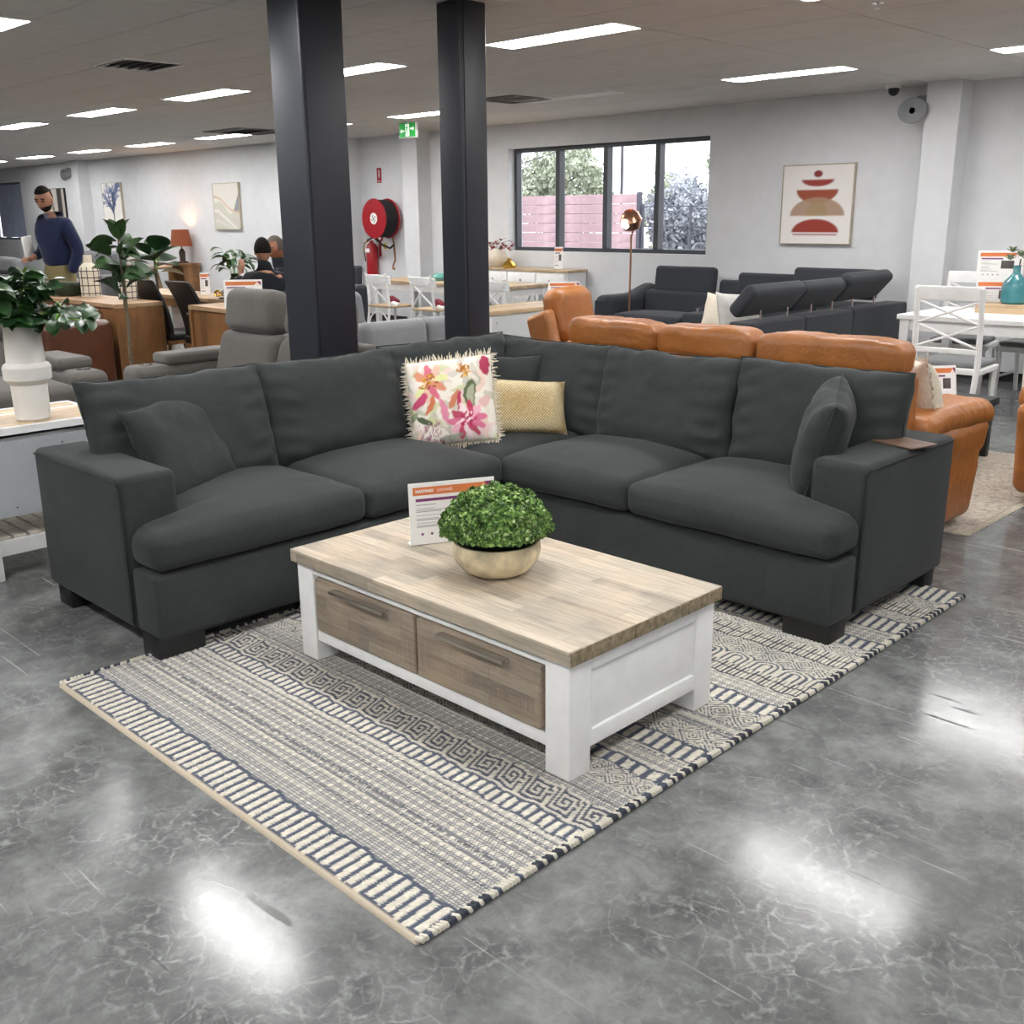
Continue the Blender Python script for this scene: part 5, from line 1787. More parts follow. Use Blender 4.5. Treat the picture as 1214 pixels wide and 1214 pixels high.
def black_chair(label, loc, rz):
    t = thing('dining_chair', label, 'chair', loc, rz)
    mbk = leather('black_leather_' + str(len(MATS)), '141416', 0.42)
    def f(V):
        V = V.copy()
        V[:, 1] += 0.16 * (V[:, 2] / 0.3) * 0.6 + 0.05 * (V[:, 2] / 0.3) ** 2
        return V
    MB().box((0, 0.20, 0.73), (0.44, 0.05, 0.58), 0.02, 3, None, f, (2, 1, 8)).build('backrest', mbk, t)
    MB().bx(-0.22, 0.22, -0.24, 0.2, 0.40, 0.48, 0.03, 3).build('seat', mbk, t)
    wl = m_timber
    MB().bx(-0.2, 0.2, -0.2, 0.2, 0.36, 0.40).build('seat_frame', wl, t, smooth=False)
    for sx in (-1, 1):
        for sy in (-1, 1):
            MB().tube([(sx * 0.21, sy * 0.23, 0), (sx * 0.19, sy * 0.18, 0.38)], [0.014, 0.022], 6).build('leg', wl, t)
    MB().tube([(-0.05, 0.23, 0.70), (0.05, 0.23, 0.70)], 0.012, 8).build('handle', m_nickel, t)
black_chair('black leather high-back dining chair nearer the fig tree', (-10.15, 5.3, 0), PI)
black_chair('black leather high-back dining chair between the two timber consoles', (-9.45, 5.32, 0), PI)

# ------------------------------------------------------------------ plants
LEAFBANK = {}
def leaf_mesh(key, L, W, droop, fold, mat, n=6, shape=1.0, wave=0.0):
    if key not in LEAFBANK:
        V, F = leaf_geo(L, W, droop, fold, n, shape, wave)
        me = MB().add(V, F).mesh('leaf', True, 180)
        me.materials.append(mat)
        LEAFBANK[key] = me
    return LEAFBANK[key]

def put_leaf(parent, me, loc, yaw, pitch, roll=0.0, s=1.0):
    o = bpy.data.objects.new('leaf', me)
    COL.objects.link(o)
    o.parent = parent
    o.location = loc
    o.rotation_euler = (roll, -pitch, yaw)
    o.scale = (s, s, s)
    return o

def fig_tree():
    t = thing('fiddle_leaf_fig', 'slim fig tree with broad leaves on a thin trunk before the timber console', 'plant', (-8.62, 4.06, 0))
    MB().lathe([(0, 0), (0.12, 0), (0.15, 0.25), (0.14, 0.25), (0.13, 0.22), (0, 0.22)], 20).build('pot', m_black, t)
    pts = [(0, 0, 0.2), (-0.01, 0.0, 0.5), (0.02, 0.0, 0.75), (-0.02, 0.01, 0.9), (0.01, 0, 1.05), (0, 0, 1.2), (-0.01, 0, 1.35), (0.0, 0, 1.45)]
    MB().tube(pts, [0.02, 0.017, 0.015, 0.019, 0.014, 0.012, 0.009, 0.006], 8).build('trunk', m_stem, t)
    me = leaf_mesh('fig', 0.26, 0.15, 0.35, 0.18, M('fig_leaf_green', '314e28', 0.5, var=0.25, nscale=10), 8, 0.8)
    me2 = leaf_mesh('fig2', 0.27, 0.085, 0.6, 0.3, m_leafd, 7, 0.9)
    rng = random.Random(4)
    for k in range(34):
        z = 0.98 + 0.42 * (k / 34) + rng.uniform(-0.05, 0.05)
        low = z < 1.10
        a = k * 2.4 + rng.uniform(-0.6, 0.6)
        q = rng.uniform(0.0, 0.09)
        put_leaf(t, me2 if low else me, (q * math.cos(a), q * math.sin(a), z), a, rng.uniform(0.1, 0.8) if low else rng.uniform(-0.5, 1.0), rng.uniform(-0.9, 0.9), rng.uniform(0.7, 1.1))
    for k in range(4):
        put_leaf(t, me, (0, 0, 1.43), k * 1.6, 1.1, 0, 0.85)
fig_tree()

def rubber_plant():
    t = thing('broadleaf_plant', 'potted plant with large round leaves just right of the slim fig tree', 'plant', (-10.72, 5.42, 0))
    MB().lathe([(0, 0), (0.14, 0), (0.18, 0.35), (0.165, 0.35), (0.15, 0.3), (0, 0.3)], 20).build('pot', m_white, t)
    MB().tube([(0, 0, 0.3), (0.02, 0, 0.8), (0, 0, 1.25)], [0.02, 0.016, 0.01], 8).build('trunk', m_stem, t)
    me = leaf_mesh('round', 0.26, 0.24, 0.3, 0.2, m_leafd, 7, 0.85)
    rng = random.Random(21)
    for k in range(12):
        a = k * 2.4
        e = 0.25 + 0.9 * (k / 12)
        q = Vector((math.cos(a) * 0.05, math.sin(a) * 0.05, 1.27 - 0.02 * k))
        MB().tube([(0, 0, 1.0), tuple(q * 0.98), tuple(q)], 0.006, 4).build('stalk', m_leafl, t) if k % 3 == 0 else None
        put_leaf(t, me, tuple(q), a, 1.0 - e, rng.uniform(-0.5, 0.5), 1.05)
rubber_plant()

def vase_foliage():
    v = thing('stepped_vase', 'tall matt white stepped vase on the console at the left edge', 'vase', (-4.975, 1.835, 0.702))
    prof = [(0.0, 0), (0.072, 0), (0.077, 0.008), (0.080, 0.165), (0.092, 0.178), (0.104, 0.19), (0.106, 0.245), (0.098, 0.258), (0.085, 0.266), (0.080, 0.40), (0.078, 0.43), (0.068, 0.43), (0.068, 0.30), (0.0, 0.29)]
    MB().lathe(prof, 40).build('body', M('matt_white_ceramic', 'e2dfd9', 0.75, var=0.03, nscale=8, bstr=0.1, bscale=60), v, angle=30)
    t = thing('glossy_foliage', 'bunch of glossy dark green leaves filling the white stepped vase', 'plant', (-4.975, 1.835, 1.10))
    me = leaf_mesh('oval', 0.10, 0.066, 0.35, 0.3, m_leafd, 5, 0.95)
    me2 = leaf_mesh('oval2', 0.115, 0.075, 0.5, 0.25, m_leaf, 5, 0.95)
    mel = leaf_mesh('young', 0.045, 0.014, 0.1, 0.2, m_leafl, 4)
    rng = random.Random(8)
    st = MB()
    for k in range(30):
        a = k * 2.4
        e = rng.uniform(0.1, 1.45)
        L = rng.uniform(0.16, 0.34) * (1.05 if math.sin(e) > 0.5 else 0.85)
        tip = Vector((math.cos(a) * math.sin(e) * L * 1.05, math.sin(a) * math.sin(e) * L * 1.05, 0.02 + math.cos(e) * L * 0.95))
        mid = tip * 0.5 + Vector((0, 0, 0.03))
        st.tube([(0, 0, -0.1), (mid.x * 0.4, mid.y * 0.4, 0.02), mid, tip], [0.004, 0.0035, 0.003, 0.0015], 5)
        for q in range(9):
            f = 0.35 + 0.65 * q / 8
            p = mid.lerp(tip, (f - 0.35) / 0.65) if q else mid
            put_leaf(t, (me, me2)[q % 2], p, a + (q % 2 - 0.5) * 2.4 + rng.uniform(-0.5, 0.5), rng.uniform(-0.7, 0.5), rng.uniform(-0.7, 0.7), rng.uniform(0.75, 1.1))
        if k % 4 == 0:
            for q in range(3):
                put_leaf(t, mel, tip, a + q * 2.1, 0.9, 0, 1.0)
    st.build('stem', m_leafl, t)
vase_foliage()

def grid_vase(label, loc, h, r):
    t = thing('grid_vase', label, 'vase', loc)
    MB().lathe([(0, 0), (r, 0), (r * 1.02, h * 0.6), (r * 0.9, h * 0.72), (r * 0.42, h * 0.82), (r * 0.42, h), (r * 0.34, h), (r * 0.34, h * 0.82), (0, h * 0.8)], 28).build('body', m_cream, t)
    g = MB()
    for k in range(10):
        a = k * PI / 5
        g.tube([(r * 1.02 * math.cos(a), r * 1.02 * math.sin(a), 0.01), (r * 1.03 * math.cos(a), r * 1.03 * math.sin(a), h * 0.6), (r * 0.92 * math.cos(a), r * 0.92 * math.sin(a), h * 0.72)], 0.004, 4)
    for z in (0.08, 0.27, 0.46, 0.62):
        g.tube([(r * 1.03 * math.cos(a), r * 1.03 * math.sin(a), h * z) for a in np.linspace(0, 2 * PI, 25)], 0.004, 4)
    g.build('grid_line', m_black, t)['kind'] = 'stuff'
grid_vase('cream bottle vase with black grid lines left of the fig trunk', (-10.95, 4.80, 0.82), 0.42, 0.10)
grid_vase('shorter cream vase with black grid lines right of the fig trunk', (-10.15, 4.82, 0.82), 0.30, 0.09)

t = thing('bolster_cushion', 'dark green bolster cushion lying on the left end of the timber console', 'cushion', (-11.35, 4.62, 0.825), 0.35)
MB().box((0, 0, 0.07), (0.62, 0.2, 0.14), 0.065, 5, None, lambda V: wrinkle(V, 0.008, 6, 2), (10, 1, 1)).build('cover', fabric('green_velvet', '2c3322', 0.1, 500, 0.2), t)
MB().lathe([(0, 0), (0.035, 0.0), (0.04, 0.01), (0, 0.012)], 12, (0.31, 0, 0.07), (0, PI / 2, 0)).build('end_cap', m_leafd, t)

def leafy_vase(label, loc, mat, h, spread, n, seed, vmat):
    t = thing('vase', label.replace('PLANT', 'vase'), 'vase', loc)
    MB().lathe([(0, 0), (0.05, 0), (0.09, 0.08), (0.085, 0.16), (0.045, 0.22), (0.05, 0.25), (0.04, 0.25), (0, 0.2)], 24).build('body', vmat, t)
    return t
leafy_vase('dark olive glass vase holding leafy stems on the light timber table', (-10.05, 5.98, 0.78), None, 0, 0, 0, 0, M('olive_glass', '39412f', 0.15, coat=0.4))
t = thing('leafy_stems', 'leafy green stems in the dark olive vase', 'plant', (-10.05, 5.98, 1.0))
me = leaf_mesh('mid', 0.16, 0.065, 0.5, 0.3, m_leaf, 5)
rng = random.Random(12)
st = MB()
for k in range(10):
    a, e = k * 2.4, rng.uniform(0.3, 1.1)
    tip = Vector((math.cos(a) * math.sin(e), math.sin(a) * math.sin(e), math.cos(e))) * rng.uniform(0.2, 0.34)
    st.tube([(0, 0, -0.1), tip * 0.5 + Vector((0, 0, 0.03)), tip], [0.004, 0.003, 0.002], 4)
    for q in range(4):
        put_leaf(t, me, tip * (0.5 + 0.16 * q), a + rng.uniform(-1, 1), rng.uniform(-0.6, 0.4), rng.uniform(-0.5, 0.5), rng.uniform(0.8, 1.1))
st.build('stem', m_leafl, t)
sign('small red and white price card on the light timber table', (-10.65, 5.95, 0.782), 0.75, 0.11, 0.24, 0.1, kind='tall')
sign('large product sign with orange banner on the right timber console', (-8.33, 5.02, 0.822), 0.85, 0.34, 0.25, 0.15)
t = thing('black_tray', 'small black tray on the light timber table beside the olive vase', 'tray', (-9.85, 5.80, 0.781), 0.3)
MB().bx(-0.13, 0.13, -0.05, 0.05, 0, 0.02, 0.004).build('base', m_black, t)
t = thing('gold_ornament', 'small gold knot ornament on the light timber table', 'ornament', (-10.2, 5.86, 0.78))
MB().tube([(0.04 * math.cos(a) * (1 + 0.4 * math.cos(1.5 * a)), 0.04 * math.sin(a), 0.045 + 0.025 * math.sin(1.5 * a)) for a in np.linspace(0, 4 * PI, 40)], 0.012, 6).build('knot', m_gold, t)

# round table group, lamp
t = thing('potted_succulent', 'pale green spiky succulent in a white pot on the round table', 'plant', (-18.75, 9.1, 0.76))
MB().lathe([(0, 0), (0.11, 0), (0.13, 0.30), (0.115, 0.30), (0, 0.27)], 20).build('pot', m_white, t)
me = leaf_mesh('agave', 0.34, 0.09, -0.2, 0.4, M('pale_succulent', '8fa88a', 0.6), 5)
for k in range(11):
    put_leaf(t, me, (0, 0, 0.27), k * 2.4, 0.75 + 0.07 * (k % 5), 0, 0.85)
t = thing('serving_board', 'wooden serving tray on the round table', 'tray', (-18.6, 8.8, 0.76))
MB().lathe([(0, 0), (0.12, 0.0), (0.14, 0.03), (0, 0.02)], 20).build('base', m_timber, t)
t = thing('table_lamp', 'lit table lamp with dark amber shade against the far white wall', 'lamp', (-18.32, 9.83, 0.0))
MB().bx(-0.35, 0.35, -0.18, 0.18, 0.76, 0.80, 0.004).build('stand_top', m_timber, t, smooth=False)
for sx in (-0.3, 0.3):
    MB().bx(sx - 0.03, sx + 0.03, -0.15, 0.15, 0, 0.76).build('stand_leg', m_timber, t, smooth=False)
MB().lathe([(0, 0.80), (0.10, 0.80), (0.10, 0.82), (0.05, 0.84), (0.06, 1.0), (0.03, 1.05), (0.012, 1.06), (0.012, 1.14), (0, 1.14)], 18).build('base', M('lamp_base_dark', '3a2a22', 0.4), t)
ms, nts, bs = new_mat('amber_shade')
bs.inputs['Base Color'].default_value = (*lin('6b3a22'), 1)
bs.inputs['Roughness'].default_value = 0.8
bs.inputs['Emission Color'].default_value = (*lin('a34a1c'), 1)
bs.inputs['Emission Strength'].default_value = 0.25
MB().lathe([(0.20, 1.10), (0.15, 1.40), (0.147, 1.40), (0.197, 1.10)], 28).build('lamp_shade', ms, t)
MB().lathe([(0, 1.16), (0.03, 1.17), (0.035, 1.2), (0, 1.24)], 12).build('bulb', emit('bulb_glow', 'ffc27a', 60.0), t)
ld = bpy.data.lights.new('lamp_light', 'POINT')
ld.energy = 12
ld.color = (1.0, 0.55, 0.25)
ld.shadow_soft_size = 0.04
lo = bpy.data.objects.new('lamp_light', ld)
COL.objects.link(lo)
lo.parent = t
lo.location = (0, 0.0, 1.27)

# ------------------------------------------------------------------ window wall details
def artwork(label, cx, y, z0, z1, w, painter, frame, n=90, depth=0.045, name='framed_art'):
    h = z1 - z0
    t = thing(name, label, 'picture', (cx, y, z0))
    b = 0.012
    for i, (x0, x1, a0, a1) in enumerate(((-w / 2, w / 2, 0, b), (-w / 2, w / 2, h - b, h), (-w / 2, -w / 2 + b, b, h - b), (w / 2 - b, w / 2, b, h - b))):
        MB().bx(x0, x1, -depth, 0, a0, a1, 0.002).build('frame_bar', frame, t, smooth=False)
    nx, nz = n, int(n * h / w)
    X, Z = np.meshgrid(np.linspace(-w / 2 + b, w / 2 - b, nx), np.linspace(b, h - b, nz), indexing='ij')
    V = np.stack([X, np.full_like(X, -depth + 0.008), Z], -1).reshape(-1, 3)
    i = (np.arange(nx - 1)[:, None] * nz + np.arange(nz - 1)[None, :]).reshape(-1)
    F = np.stack([i, i + nz, i + nz + 1, i + 1], -1)
    mb = MB()
    mb.add(V, F.tolist())
    mb.C = [painter((X / (w / 2)).reshape(-1), (Z / h * 2 - 1).reshape(-1))]
    mb.build('canvas', painted('canvas_paint', 0.8), t, smooth=False)
    MB().bx(-w / 2 + b, w / 2 - b, -depth + 0.01, 0, b, h - b).build('backing', m_paper, t, smooth=False)
    return t

def paint_base(n, col):
    return np.tile(np.array(lin(col)), (n, 1))
def paint_mask(C, m, col, a=1.0):
    m = (np.clip(m, 0, 1) * a)[:, None]
    C[:] = C * (1 - m) + np.array(lin(col)) * m
def ss(d, w=0.02):
    return 1 - smoothstep(d, -w, w)

def art_shapes(u, w):
    C = paint_base(len(u), 'ece7e3')
    def half(cx, cy, a, b, up, col, al=1.0):
        r = np.sqrt(((u - cx) / a) ** 2 + ((w - cy) / b) ** 2) - 1
        s = (w - cy) if up else (cy - w)
        paint_mask(C, ss(r * min(a, b)) * ss(-s), col, al)
    paint_mask(C, ss((np.sqrt(((u) / 0.12) ** 2 + ((w - 0.76) / 0.085) ** 2) - 1) * 0.1), '8b3a35')
    half(0.0, 0.62, 0.45, 0.17, False, '9b4038')
    half(0.0, 0.37, 0.58, 0.34, False, 'a0543f')
    half(0.03, -0.28, 0.76, 0.46, True, 'a98a72', 0.92)
    half(0.03, -0.28, 0.30, 0.40, True, 'a48c62', 0.55)
    half(-0.0, -0.70, 0.66, 0.34, True, '9c4236')
    paint_mask(C, ss(np.maximum(np.abs(w + 0.745) - 0.018, np.abs(u) - 0.62)), '9c4236')
    paint_mask(C, ss(np.maximum(np.abs(w + 0.715) - 0.014, np.abs(u) - 0.62)), 'efe9e2')
    return C
artwork('framed print of stacked terracotta half circles and pebbles on the window wall', -5.80, WY, 1.27, 2.095, 0.84, art_shapes, M('frame_champagne', 'b5aa98', 0.4, 0.3))

def art_tree(u, w):
    C = paint_base(len(u), 'e9e6df')
    rng = np.random.default_rng(2)
    def seg(x0, y0, x1, y1, r, col):
        dx, dy = x1 - x0, y1 - y0
        t_ = np.clip(((u - x0) * dx + (w - y0) * dy) / (dx * dx + dy * dy), 0, 1)
        d = np.hypot(u - x0 - t_ * dx, (w - y0 - t_ * dy) * 1.5) - r
        paint_mask(C, ss(d, 0.02), col, 0.9)
    def br(x, y, a, L, k):
        x1, y1 = x + math.cos(a) * L, y + math.sin(a) * L * 0.75
        seg(x, y, x1, y1, 0.012 * k + 0.006, '56648f' if k < 3 else '3a4263')
        if k:
            for q in range(3):
                br(x + (x1 - x) * rng.uniform(0.4, 1), y + (y1 - y) * rng.uniform(0.4, 1), a + rng.uniform(-0.8, 0.8), L * 0.72, k - 1)
    br(0.05, -0.85, 1.57, 0.75, 4)
    br(0.05, -0.4, 1.2, 0.8, 4)
    br(0.05, -0.4, 2.0, 0.8, 4)
    br(0.05, -0.2, 1.57, 0.9, 4)
    return C
m_fr2 = M('frame_pale_wood', 'b9b09c', 0.5)
artwork('framed print of a blue branching tree on the far wall', -21.35, WL, 1.49, 2.31, 0.86, art_tree, m_fr2, 50)
def art_waves(u, w):
    C = paint_base(len(u), 'c7c4b8')
    f1 = 0.45 * np.cos(u * 2.9 + 0.3) * -1 + 0.1 * u
    curve = 0.45 - 0.9 * np.exp(-((u - 0.35) / 0.55) ** 2) + 0.35 * u
    paint_mask(C, ss(-(w - curve)), 'dad5cd')
    low = 0.10 - 0.35 * np.tanh((u + 0.1) * 2.0)
    paint_mask(C, ss(-(w - low)) * ss(w - curve), '8f9296')
    paint_mask(C, ss(np.abs(w - low) - 0.035), 'c9a98a')
    l2 = -0.35 - 0.55 * np.clip(u + 0.4, -0.3, 2) ** 1
    paint_mask(C, ss(np.abs(w - l2) - 0.05, 0.06), 'e5e1d9')
    paint_mask(C, ss(np.abs(w - l2 * 0.6 + 0.5) - 0.03, 0.06), 'dcd8cf')
    return C
artwork('framed abstract print of grey and cream wave shapes on the far wall', -16.93, WL, 1.40, 2.19, 0.86, art_waves, m_fr2, 50)
def art_dark(u, w):
    C = paint_base(len(u), 'b9b4ab')
    paint_mask(C, ss(np.abs(u - 0.4) - 0.25), '3a3734')
    paint_mask(C, ss(np.abs(u + 0.4 + 0.2 * w) - 0.12), '77706a')
    return C
artwork('dark framed print behind the standing man', -24.1, WL, 1.35, 2.26, 0.92, art_dark, m_black, 30)

def exit_sign():
    t = thing('exit_sign', 'green running man emergency exit sign hanging from the ceiling between the columns', 'exit sign', (-11.0, 9.25, H))
    s = 0.36
    MB().bx(-0.17, 0.17, -0.02, 0.02, -0.20, -0.01, 0.006, 2).build('housing', m_white, t)
    MB().bx(-0.03, 0.03, -0.015, 0.015, -0.012, 0.0).build('bracket', m_white, t)
    MB().bx(-0.16, 0.16, -0.0215, -0.02, -0.19, -0.02).build('face', emit('exit_green', '0a9c38', 0.35), t, smooth=False)
    w = emit('exit_white', 'f4fff6', 0.6)
    g = emit('exit_green2', '0a9c38', 0.35)
    f = MB()
    f.bx(-0.035, 0.04, -0.0225, -0.0215, -0.18, -0.03)
    f.build('doorway', w, t, smooth=False)
    r = MB()
    for x, z in ((-0.002, -0.05),):
        r.lathe([(0, 0), (0.010, 0), (0.010, 0.001), (0, 0.001)], 10, (x, -0.0225, z), (PI / 2, 0, 0))
    def limb(a, b, q=0.005):
        r.tube([(a[0], -0.023, a[1]), (b[0], -0.023, b[1])], q, 6)
    limb((0.0, -0.065), (-0.01, -0.105), 0.009)
    limb((0.0, -0.068), (0.028, -0.085)); limb((0.0, -0.068), (-0.03, -0.08))
    limb((-0.01, -0.105), (0.02, -0.13)); limb((0.02, -0.13), (0.01, -0.165)); limb((-0.01, -0.105), (-0.025, -0.14)); limb((-0.025, -0.14), (-0.05, -0.15))
    r.build('running_figure', g, t)
    a = MB()
    a.prism([(-0.14, -0.115), (-0.11, -0.085), (-0.11, -0.105), (-0.06, -0.105), (-0.06, -0.125), (-0.11, -0.125), (-0.11, -0.145)], 0.001, (0, -0.0215, 0), (PI / 2, 0, 0))
    a.build('arrow', w, t, smooth=False)
    a = MB()
    a.prism([(0.14, -0.09), (0.11, -0.06), (0.11, -0.08), (0.06, -0.08), (0.06, -0.10), (0.11, -0.10), (0.11, -0.12)][::-1], 0.001, (0, -0.0215, 0), (PI / 2, 0, 0))
    a.build('arrow', w, t, smooth=False)
exit_sign()

def hose_reel():
    t = thing('fire_hose_reel', 'red fire hose reel with black hose on the white wall between the columns', 'hose reel', (-13.02, WY, 1.57))
    R = 0.29
    rot = (PI / 2, 0, 0)
    for y in (-0.34, -0.08):
        MB().lathe([(0, -0.008), (R, -0.008), (R + 0.006, 0), (R, 0.008), (0, 0.008)], 48, (0, y, 0), rot).build('drum_disc', m_red, t)
    h = MB()
    for k in range(7):
        pts = [((R - 0.03) * math.cos(a), -0.30 + k * 0.032, (R - 0.03) * math.sin(a)) for a in np.linspace(0, 2 * PI, 37)]
        h.tube(pts, 0.018, 8)
    h.build('hose', m_black, t)
    MB().lathe([(0, 0), (0.085, 0), (0.085, 0.003), (0, 0.003)], 28, (0, -0.349, 0), rot).build('hub_label', m_paper, t)
    mk = MB()
    for a in (0.6, 2.0, 3.6, 5.1):
        mk.box((0.045 * math.cos(a), -0.3535, 0.045 * math.sin(a)), (0.04, 0.001, 0.012), rot=(0, -a + 1, 0))
    mk.box((0, -0.3535, 0), (0.05, 0.001, 0.02), rot=(0, 0.8, 0))
    mk.build('print', m_printd, t, smooth=False)
    MB().bx(-0.05, 0.05, -0.06, 0.0, -0.1, 0.1, 0.004).tube([(0, -0.34, 0), (0, 0, 0)], 0.03, 10).build('bracket', m_printd, t)
    MB().tube([(-0.05, -0.3, -R), (0.02, -0.22, -R - 0.10), (0.12, -0.15, -R - 0.15), (0.16, -0.1, -R - 0.10)], 0.017, 8).build('hose_tail', m_black, t)
    MB().tube([(0.14, -0.1, -R + 0.02), (0.14, -0.08, -R - 0.2), (0.15, -0.08, -R - 0.33), (0.11, -0.09, -R - 0.40), (0.12, -0.11, -R - 0.46), (0.17, -0.12, -R - 0.46)], [0.012, 0.016, 0.014, 0.013, 0.014, 0.02], 8).build('water_pipe', M('copper_pipe', '9a6a50', 0.4, 0.6), t)
    MB().bx(-0.19, -0.14, -0.03, 0, -R - 0.17, -R - 0.08, 0.005).build('valve_tag', M('yellow_tag', 'd8b92c', 0.5), t)
hose_reel()
def extinguisher():
    t = thing('fire_extinguisher', 'red fire extinguisher with white label hanging under the hose reel', 'extinguisher', (-13.42, WY - 0.10, 0.72))
    MB().lathe([(0, 0), (0.085, 0), (0.09, 0.02), (0.09, 0.40), (0.07, 0.46), (0.03, 0.49), (0.03, 0.52), (0, 0.52)], 24).build('cylinder', m_red, t)
    MB().box((0, -0.03, 0.54), (0.03, 0.12, 0.02), 0.004, rot=(0.3, 0, 0)).build('handle', m_black, t)
    MB().tube([(0, -0.05, 0.52), (-0.05, -0.10, 0.48), (-0.08, -0.09, 0.36), (-0.09, -0.06, 0.2)], [0.011] * 4, 8).build('hose', m_gold, t)
    MB().box((0, -0.091, 0.37), (0.11, 0.004, 0.06)).build('label_band', m_paper, t)
    MB().bx(-0.03, 0.03, 0.06, 0.10, 0.1, 0.42).build('wall_bracket', m_red, t)
extinguisher()
for (x, z, h, lab, rnd) in ((-13.28, 2.21, 0.22, 'small red fire hose reel sign high on the wall above the reel', 0), (-13.33, 1.24, 0.16, 'round red and white sign above the extinguisher', 1)):
    t = thing('safety_sign', lab, 'sign', (x, WY, z))
    if rnd:
        MB().lathe([(0, 0), (0.09, 0), (0.09, 0.004), (0, 0.004)], 24, (0, 0, 0.06), (PI / 2, 0, 0)).build('disc', m_red, t)
        MB().box((0, -0.006, 0.085), (0.09, 0.002, 0.03)).build('band', m_paper, t)
        MB().lathe([(0, 0), (0.035, 0), (0.035, 0.002), (0, 0.002)], 16, (0, -0.004, 0.04), (PI / 2, 0, 0)).build('symbol', m_paper, t)
        MB().bx(-0.03, 0.03, -0.004, 0, -0.25, -0.05).build('strip', m_red, t)
    else:
        MB().bx(-0.055, 0.055, -0.004, 0, -h / 2, h / 2).build('plate', m_red, t, smooth=False)
        MB().bx(-0.011, 0.011, -0.0055, -0.004, -h * 0.14, h * 0.36).build('symbol', m_paper, t, smooth=False)
        MB().bx(-0.04, 0.04, -0.0055, -0.004, -h * 0.40, -h * 0.36).build('lettering_bar', m_paper, t, smooth=False)

for (x, y, z, rz, lab) in ((-4.70, 10.22, 2.53, 0.0, 'grey horn loudspeaker fixed beside the pilaster at the right'), (-22.85, 9.72, 2.50, -0.9, 'grey horn loudspeaker on the pilaster at the far left')):
    t = thing('horn_speaker', lab, 'speaker', (x, y, z), rz)
    g = M('speaker_grey', '7b7d80', 0.5)
    def f(V):
        return V
    MB().lathe([(0.105, 0.0), (0.115, 0.0), (0.118, -0.02), (0.08, -0.10), (0.05, -0.2), (0.045, -0.26), (0, -0.26), (0, -0.25), (0.035, -0.2), (0.07, -0.10)], 28, (0, 0, 0), (PI / 2 , 0, 0), sx=1.25).build('horn', g, t)
    MB().lathe([(0, 0.0), (0.03, 0.0), (0.04, -0.05), (0, -0.1)], 16, (0, 0, 0), (PI / 2, 0, 0)).build('phase_plug', m_paper, t)
    MB().bx(-0.02, 0.1, 0.12, 0.2, 0.02, 0.14, 0.004).build('bracket', g, t)
t = thing('dome_camera', 'small dark dome security camera under the ceiling at the right', 'camera', (-4.93, 10.28, H))
MB().lathe([(0, -0.03), (0.075, -0.03), (0.08, 0.0), (0, 0)], 24).build('mount', m_white, t)
MB().lathe([(0, -0.10), (0.025, -0.095), (0.045, -0.075), (0.052, -0.045), (0.05, -0.03), (0, -0.03)], 20).build('dome', m_black, t)

# floor lamp
t = thing('floor_lamp', 'rose gold floor lamp with a glowing round globe in front of the window', 'lamp', (-7.60, 9.62, 0))
MB().lathe([(0, 0), (0.14, 0), (0.14, 0.015), (0.02, 0.025), (0, 0.025)], 28).build('base', m_rose, t)
MB().tube([(0, 0, 0.02), (0.01, 0, 1.30), (0.01, 0, 1.36), (0.04, 0, 1.43)], 0.011, 8).build('pole', m_rose, t)
MB().lathe([(0.02, -0.12), (0.09, -0.09), (0.13, 0.0), (0.10, 0.08), (0.05, 0.12), (0.045, 0.12), (0.095, 0.075), (0.122, 0.0), (0.085, -0.082), (0.02, -0.11)], 28, (0.0, 0, 1.53), (0.3, 0, 0)).build('lamp_shade', m_rose, t)
MB().lathe([(0, -0.065), (0.05, -0.035), (0.06, 0.0), (0.05, 0.04), (0, 0.06)], 16, (-0.0, -0.085, 1.50)).build('globe', emit('globe_glow', 'fff0d8', 6.0), t)

# things on the sideboard and tables
t = thing('round_vase', 'cream round vase on the sideboard under the window', 'vase', (-10.45, 10.3, 0.92))
MB().lathe([(0, 0), (0.07, 0), (0.14, 0.06), (0.155, 0.13), (0.12, 0.21), (0.05, 0.245), (0.04, 0.245), (0, 0.2)], 28).build('body', m_cream, t)
t = thing('red_foliage', 'dusty red leaf sprigs in the cream round vase', 'plant', (-10.45, 10.3, 1.14))
me = leaf_mesh('redleaf', 0.075, 0.045, 0.3, 0.2, M('red_leaf', '8e3b3a', 0.6, var=0.2), 4)
st = MB()
rng = random.Random(3)
for k in range(9):
    a = k * 2.4
    tip = Vector((math.cos(a) * 0.22 + 0.06, math.sin(a) * 0.1, rng.uniform(0.02, 0.16)))
    st.tube([(0, 0, 0), tip * 0.5 + Vector((0, 0, 0.05)), tip], 0.003, 4)
    for q in range(5):
        put_leaf(t, me, tip * (0.45 + 0.14 * q), rng.uniform(0, 6.3), rng.uniform(-0.6, 0.8), 0, 1.0)
st.build('stem', m_stem, t)
t = thing('gold_ornament', 'shiny gold shell ornament beside the cream vase on the sideboard', 'ornament', (-10.12, 10.2, 0.92))
MB().lathe([(0, 0), (0.09, 0.0), (0.10, 0.03), (0.07, 0.07), (0.03, 0.09), (0.03, 0.12), (0, 0.13)], 20).build('body', m_gold, t)
sign('small upright price card on the right end of the sideboard', (-9.30, 10.28, 0.922), 0.35, 0.12, 0.28, 0.08, kind='tall')
sign('price sign with orange banner on the drawer unit behind the tan armchair', (-7.02, 7.85, 0.762), 0.9, 0.32, 0.20, 0.1)
t = thing('teal_teapot', 'small teal glass dish on the timber topped dining table', 'dish', (-10.75, 9.5, 0.76))
